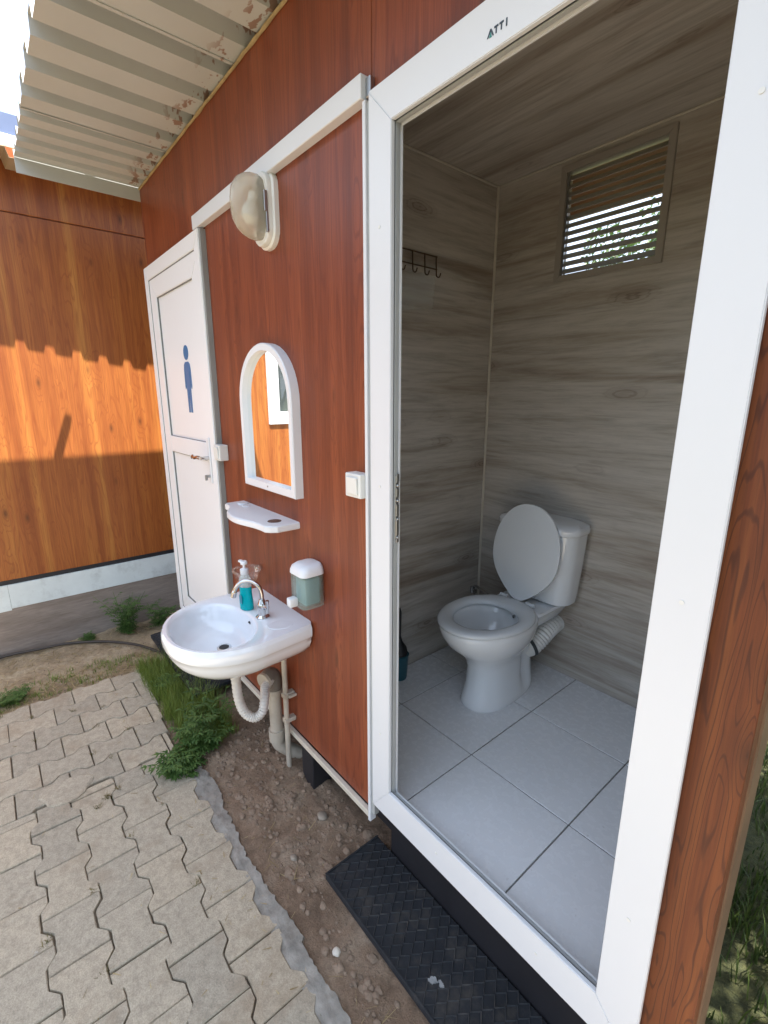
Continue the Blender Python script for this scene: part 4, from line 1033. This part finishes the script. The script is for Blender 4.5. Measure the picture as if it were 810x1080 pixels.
for i in range(70):
    x = random.uniform(-1.95, -0.5); y = random.uniform(-0.25, 0.08)
    if x > -1.15 and y > -0.18: continue
    blob(bm, x, y, gh(x, y)-0.003, random.uniform(0.008, 0.019), 0.55)
tag(obj('gravel', bm, M['clod']), kind='stuff', label='small stones and clods scattered over the bare soil', cat='gravel')
for (x, y, r_, mt, lb_) in ((-1.33,-0.03,0.019,'stone','flat tan stone lying on the soil below the middle panel'), (-1.25,-0.20,0.012,'stone','small tan stone on the soil near the cement edging'), (-0.915,-0.245,0.012,'pale_chip','small white chip on the soil beside the front rubber mat'), (-3.10,-0.08,0.014,'pale_chip','pale stone chip at the far end of the rear mat')):
    bm = B(); blob(bm, 0, 0, 0, r_, 0.5); o = tag(obj('stone', bm, M[mt], smooth=True), lb_, 'stone'); o.location = (x, y, gh(x, y)+0.006)

# ------------------------------------------------------------------ plants
def leaf(bm, p, d, n, L_, w_, fold=0.25, segs=3):
    d = d.normalized(); s = d.cross(n)
    if s.length < 1e-4: s = Vector((1,0,0))
    s.normalize(); n = s.cross(d)
    prev = None
    for i in range(segs+1):
        t = i/segs; ww = w_*math.sin(math.pi*min(1, 0.12+t*0.88))*0.5
        c = p + d*L_*t - n*(L_*0.35*t*t)
        a, m_, b_ = bm.verts.new(c+s*ww+n*ww*fold), bm.verts.new(c), bm.verts.new(c-s*ww+n*ww*fold)
        if prev:
            bm.faces.new((prev[0], a, m_, prev[1])); bm.faces.new((prev[1], m_, b_, prev[2]))
        prev = (a, m_, b_)
def weed(x, y, h, ns, ll, spread, label, group, name='weed_plant', density=9, pinn=True):
    e = empty(name, (x, y, gh(x, y)), label, 'plant', group); z0 = gh(x, y)-0.005
    bs, bl = B(), B()
    for s in range(ns):
        a = random.uniform(0, 6.283); sp = random.uniform(0.1, 1)*spread; hh = h*random.uniform(0.55, 1.0)
        bx_, by_ = x+random.uniform(-1,1)*0.03, y+random.uniform(-1,1)*0.03
        pts = spline([(bx_, by_, z0), (bx_+sp*0.3*math.cos(a), by_+sp*0.3*math.sin(a), z0+hh*0.5), (bx_+sp*math.cos(a), by_+sp*math.sin(a), z0+hh)], 6)
        tube(bs, pts, 0.0018, 5, rfun=lambda i: 0.0026-0.0016*i/len(pts))
        for k in range(density):
            t = 0.12+0.88*k/density; i0 = min(len(pts)-1, int(t*(len(pts)-1))); p = pts[i0]
            for q in range(2 if pinn else 1):
                az = a + (k*2.4) + q*3.14 + random.uniform(-0.5,0.5); d = Vector((math.cos(az), math.sin(az), random.uniform(0.1, 0.6)))
                if pinn:
                    L2 = ll*random.uniform(1.2, 2.0); dd = d.normalized()
                    for j in range(3):
                        c = p + dd*L2*(0.35+0.3*j)
                        for sg in (-1, 1):
                            sd_ = dd.cross(Vector((0,0,1)))*sg + dd*0.7
                            leaf(bl, c, sd_, Vector((0,0,1)), ll*random.uniform(0.5,0.9), ll*0.28)
                    leaf(bl, p+dd*L2*0.9, dd, Vector((0,0,1)), ll*0.9, ll*0.32)
                else: leaf(bl, p, d, Vector((0,0,1)), ll*random.uniform(0.7,1.2), ll*0.36)
    obj('stems', bs, M['leaf'], e); obj('foliage', bl, M['leaf'], e)
G1 = 'leafy weeds growing along the paving edge'
weed(-2.02, -0.26, 0.20, 8, 0.034, 0.12, 'leafy weed hanging over the paving corner nearest the cement edging', G1)
weed(-1.93, -0.36, 0.12, 8, 0.034, 0.10, 'lowest bushy weed lying on the pavers below the basin', G1)
weed(-2.08, -0.15, 0.26, 7, 0.034, 0.12, 'tall leafy weed behind the trap hose under the basin', G1, pinn=False, density=14)
weed(-2.20, -0.22, 0.20, 6, 0.040, 0.12, 'dense weed in the middle of the green strip left of the basin pipes', G1, pinn=False, density=14)
weed(-2.60, -0.25, 0.13, 6, 0.022, 0.10, 'feathery weed near the far end of the green strip', G1)
weed(-3.50, -0.26, 0.33, 14, 0.026, 0.20, 'bushy green weed against the grey board of the left cabin', 'weeds by the left cabin')
weed(-3.50, -0.04, 0.20, 7, 0.026, 0.14, 'small low weed right of the bushy one by the grey board', 'weeds by the left cabin')
weed(-3.05, -0.93, 0.08, 14, 0.018, 0.18, 'low spreading weed at the far left paving edge', 'weeds by the left cabin')
weed(-3.56, -0.50, 0.05, 7, 0.016, 0.05, 'tiny pale weed at the foot of the grey board behind the hose', 'weeds by the left cabin')
def blades(bm, x, y, z, h, n, sp, lean=0.5, w_=0.0022):
    for i in range(n):
        a = random.uniform(0, 6.283); r_ = random.uniform(0, sp); px, py = x+r_*math.cos(a), y+r_*math.sin(a)
        hh = h*random.uniform(0.4, 1.1); la = random.uniform(0, 6.283); ln = hh*lean*random.uniform(0.2, 1)
        wx, wy = w_*math.cos(la+1.57)*0.5, w_*math.sin(la+1.57)*0.5
        mid = (px+ln*0.35*math.cos(la), py+ln*0.35*math.sin(la), z+hh*0.6); tip = (px+ln*math.cos(la), py+ln*math.sin(la), z+hh)
        v = [bm.verts.new((px-wx, py-wy, z)), bm.verts.new((px+wx, py+wy, z)), bm.verts.new((mid[0]+wx, mid[1]+wy, mid[2])), bm.verts.new((mid[0]-wx, mid[1]-wy, mid[2])), bm.verts.new(tip)]
        bm.faces.new(v[:4]); bm.faces.new((v[3], v[2], v[4]))
bm = B()
for i in range(620):
    x = random.uniform(-2.92, -2.0); y = random.uniform(-0.32, -0.10)
    blades(bm, x, y, gh(x,y)-0.003, random.uniform(0.06, 0.16), 14, 0.03, 0.6, 0.0018)
for i in range(110):
    x = random.uniform(-3.2, -2.95); y = random.uniform(-1.15, -0.25) 
    blades(bm, x, y, gh(x,y)-0.003, random.uniform(0.02, 0.05), 12, 0.03, 0.8, 0.002)
tag(obj('grass', bm, M['grass']), 'fine green grass growing between the paving and the cabin', 'grass', kind='stuff')
bm = B()
for i in range(1500):
    x = random.uniform(-3.62, -2.93); y = random.uniform(-1.3, 0.02)
    if random.random() < 0.5: x = random.uniform(-3.15, -2.94)
    z = gh(x, y)+0.003; a = random.uniform(0, 6.283); l_ = random.uniform(0.015, 0.07); w_ = random.uniform(0.0008, 0.003)
    d = Vector((math.cos(a), math.sin(a), random.uniform(-0.05, 0.25)))*l_; s = Vector((-math.sin(a), math.cos(a), 0))*w_
    p = Vector((x, y, z)); v = [bm.verts.new(p-s), bm.verts.new(p+s), bm.verts.new(p+d+s*0.4), bm.verts.new(p+d-s*0.4)]; bm.faces.new(v)
for i in range(90):
    x = random.uniform(-1.9, -0.5); y = random.uniform(-0.29, -0.02)
    if x > -1.13 and y > -0.18: continue
    z = gh(x, y)+0.003; a = random.uniform(0, 6.283); l_ = random.uniform(0.01, 0.05); w_ = random.uniform(0.0006, 0.0018)
    d = Vector((math.cos(a), math.sin(a), random.uniform(-0.05, 0.4)))*l_; s = Vector((-math.sin(a), math.cos(a), 0))*w_
    p = Vector((x, y, z)); v = [bm.verts.new(p-s), bm.verts.new(p+s), bm.verts.new(p+d+s*0.4), bm.verts.new(p+d-s*0.4)]; bm.faces.new(v)
for i in range(160):
    x = random.uniform(-2.9, -0.5); y = random.uniform(-1.3, -0.36); z = GZ+0.007
    if random.random() < 0.5: y = random.uniform(-0.5, -0.34)
    a = random.uniform(0, 6.283); l_ = random.uniform(0.006, 0.028); w_ = random.uniform(0.0006, 0.002)
    d = Vector((math.cos(a), math.sin(a), random.uniform(0, 0.1)))*l_; s = Vector((-math.sin(a), math.cos(a), 0))*w_
    p = Vector((x, y, z)); v = [bm.verts.new(p-s), bm.verts.new(p+s), bm.verts.new(p+d+s*0.4), bm.verts.new(p+d-s*0.4)]; bm.faces.new(v)
tag(obj('dry_litter', bm, M['drygrass']), 'dry straw and leaf bits littering the soil', 'litter', kind='stuff')
# tufts in the paver joints
bm = B()
for (x, y, n) in ((-2.80,-0.86,10),(-2.72,-0.69,40),(-2.66,-0.56,14),(-2.50,-0.62,10),(-2.30,-0.66,22),(-2.22,-0.60,20),(-1.98,-0.66,60),(-1.95,-0.70,40),(-2.0,-0.62,25),(-2.38,-0.5,14),(-1.72,-0.63,18),(-1.80,-0.5,14),(-1.58,-0.77,16),(-1.49,-0.91,24),(-1.29,-0.79,16),(-1.2,-0.92,16),(-1.38,-0.5,12),(-2.9,-0.99,40),(-2.58,-0.86,14)):
    blades(bm, x, y, GZ-0.008, 0.022, n*2, 0.016, 1.0, 0.0022)
for i in range(420):
    k = random.randint(0, 5); y = -0.36 - PW*k + random.uniform(-0.008, 0.008); x = random.uniform(-2.05, -0.7)
    blades(bm, x, y, GZ-0.008, 0.010, 3, 0.004, 1.0, 0.0012)
tag(obj('moss', bm, M['moss']), 'dry moss and grass tufts in the paving joints', 'moss', kind='stuff')

# trees and bushes behind the cabins (seen through the louvre, beside the cabin and in reflections), plus unseen ones added to block light
def tree(x, y, h, cr, label, group, cz=0.6, nl=5000, ls=0.09, name='tree', trunk=0.09):
    e = empty(name, (x, y, GZ), label, 'tree', group)
    bt_, bl = B(), B()
    top = Vector((x+random.uniform(-.2,.2), y, GZ+h*0.75))
    pts = spline([(x, y, GZ-0.1), (x+random.uniform(-.1,.1), y, GZ+h*0.35), tuple(top)], 5)
    tube(bt_, pts, trunk, 9, rfun=lambda i: trunk*(1-0.75*i/len(pts)))
    cl = []
    for k in range(11):
        a = random.uniform(0, 6.283); el = random.uniform(-0.5, 1.2); rr_ = cr*random.uniform(0.45, 0.85)
        c = Vector((x+rr_*math.cos(a)*math.cos(el), y+rr_*math.sin(a)*math.cos(el), GZ+h*cz+rr_*math.sin(el)*0.8)); cl.append((c, cr*random.uniform(0.28, 0.5)))
        st = pts[random.randint(len(pts)//3, len(pts)-1)]
        tube(bt_, [st, (st+c)/2+Vector((0,0,0.08*h)), c], trunk*0.25, 6, rfun=lambda i: trunk*(0.3-0.1*i))
    for i in range(nl):
        c, r_ = random.choice(cl); d = Vector((random.gauss(0,1), random.gauss(0,1), random.gauss(0,1))).normalized()*r_*random.uniform(0.5, 1.1)**0.6
        p = c+d; n_ = Vector((random.gauss(0,1), random.gauss(0,1), random.gauss(0,1)+0.6)).normalized(); t_ = n_.orthogonal().normalized()
        s_ = ls*random.uniform(0.5, 1.2); u_ = n_.cross(t_)
        v = [bl.verts.new(p-t_*s_*0.5), bl.verts.new(p+u_*s_*0.28), bl.verts.new(p+t_*s_*0.5), bl.verts.new(p-u_*s_*0.28)]; bl.faces.new(v)
    obj('trunk', bt_, M['bark'], e, smooth=True); obj('crown', bl, M['treeleaf'], e)
GT = 'trees standing behind the cabin'
tree(-3.4, 7.5, 4.7, 1.25, 'green tree behind the cabin, right half of the louvre view', GT, cz=0.75)
tree(-5.6, 8.0, 4.0, 1.2, 'lower green tree behind the cabin, left half of the louvre view', GT, cz=0.72)
tree(-0.95, 3.2, 1.2, 0.55, 'green bush past the right end of the cabin wall', GT, cz=0.45, nl=4000, ls=0.05, name='bush', trunk=0.03)
tree(0.65, 1.7, 3.6, 1.15, 'small unseen tree added to shade the grass at the right rear corner of the cabin', 'unseen trees added for shade', cz=0.7, nl=9000, ls=0.08, trunk=0.05)  # added out of view so its shadow darkens the grass
tree(3.6, -1.6, 3.6, 1.4, 'dense unseen tree added to block sky light at the right side of the yard', 'unseen trees added for shade', cz=0.5, nl=9000, ls=0.12, trunk=0.07)  # added out of view to keep low sky light off roof ribs and left wall
tree(3.4, 0.6, 3.2, 1.3, 'shorter unseen tree added to block sky light right of the cabin end', 'unseen trees added for shade', cz=0.5, nl=9000, ls=0.12, trunk=0.07)  # second tree added out of view to dim the light from the right
tree(4.2, -5.2, 5.5, 2.2, 'large leafy tree across the yard mirrored in the cabin window', 'trees across the yard', nl=7000, ls=0.12, trunk=0.14)
tree(1.0, -9.0, 6.0, 2.6, 'broad leafy tree far behind the viewer across the yard', 'trees across the yard', nl=6000, ls=0.15, trunk=0.16)
bm = B()
for i in range(1500):
    x = random.uniform(-1.3, 0.5); y = random.uniform(0.35, 4.0)
    if x < -0.2 and y < 1.3: continue
    blades(bm, x, y, GZ-0.01, random.uniform(0.04, 0.14), 14, 0.06, 0.7, 0.004)
tag(obj('tall_grass', bm, M['shade_grass']), 'taller grass with shade in its colour beyond the right end of the cabin', 'grass', kind='stuff')
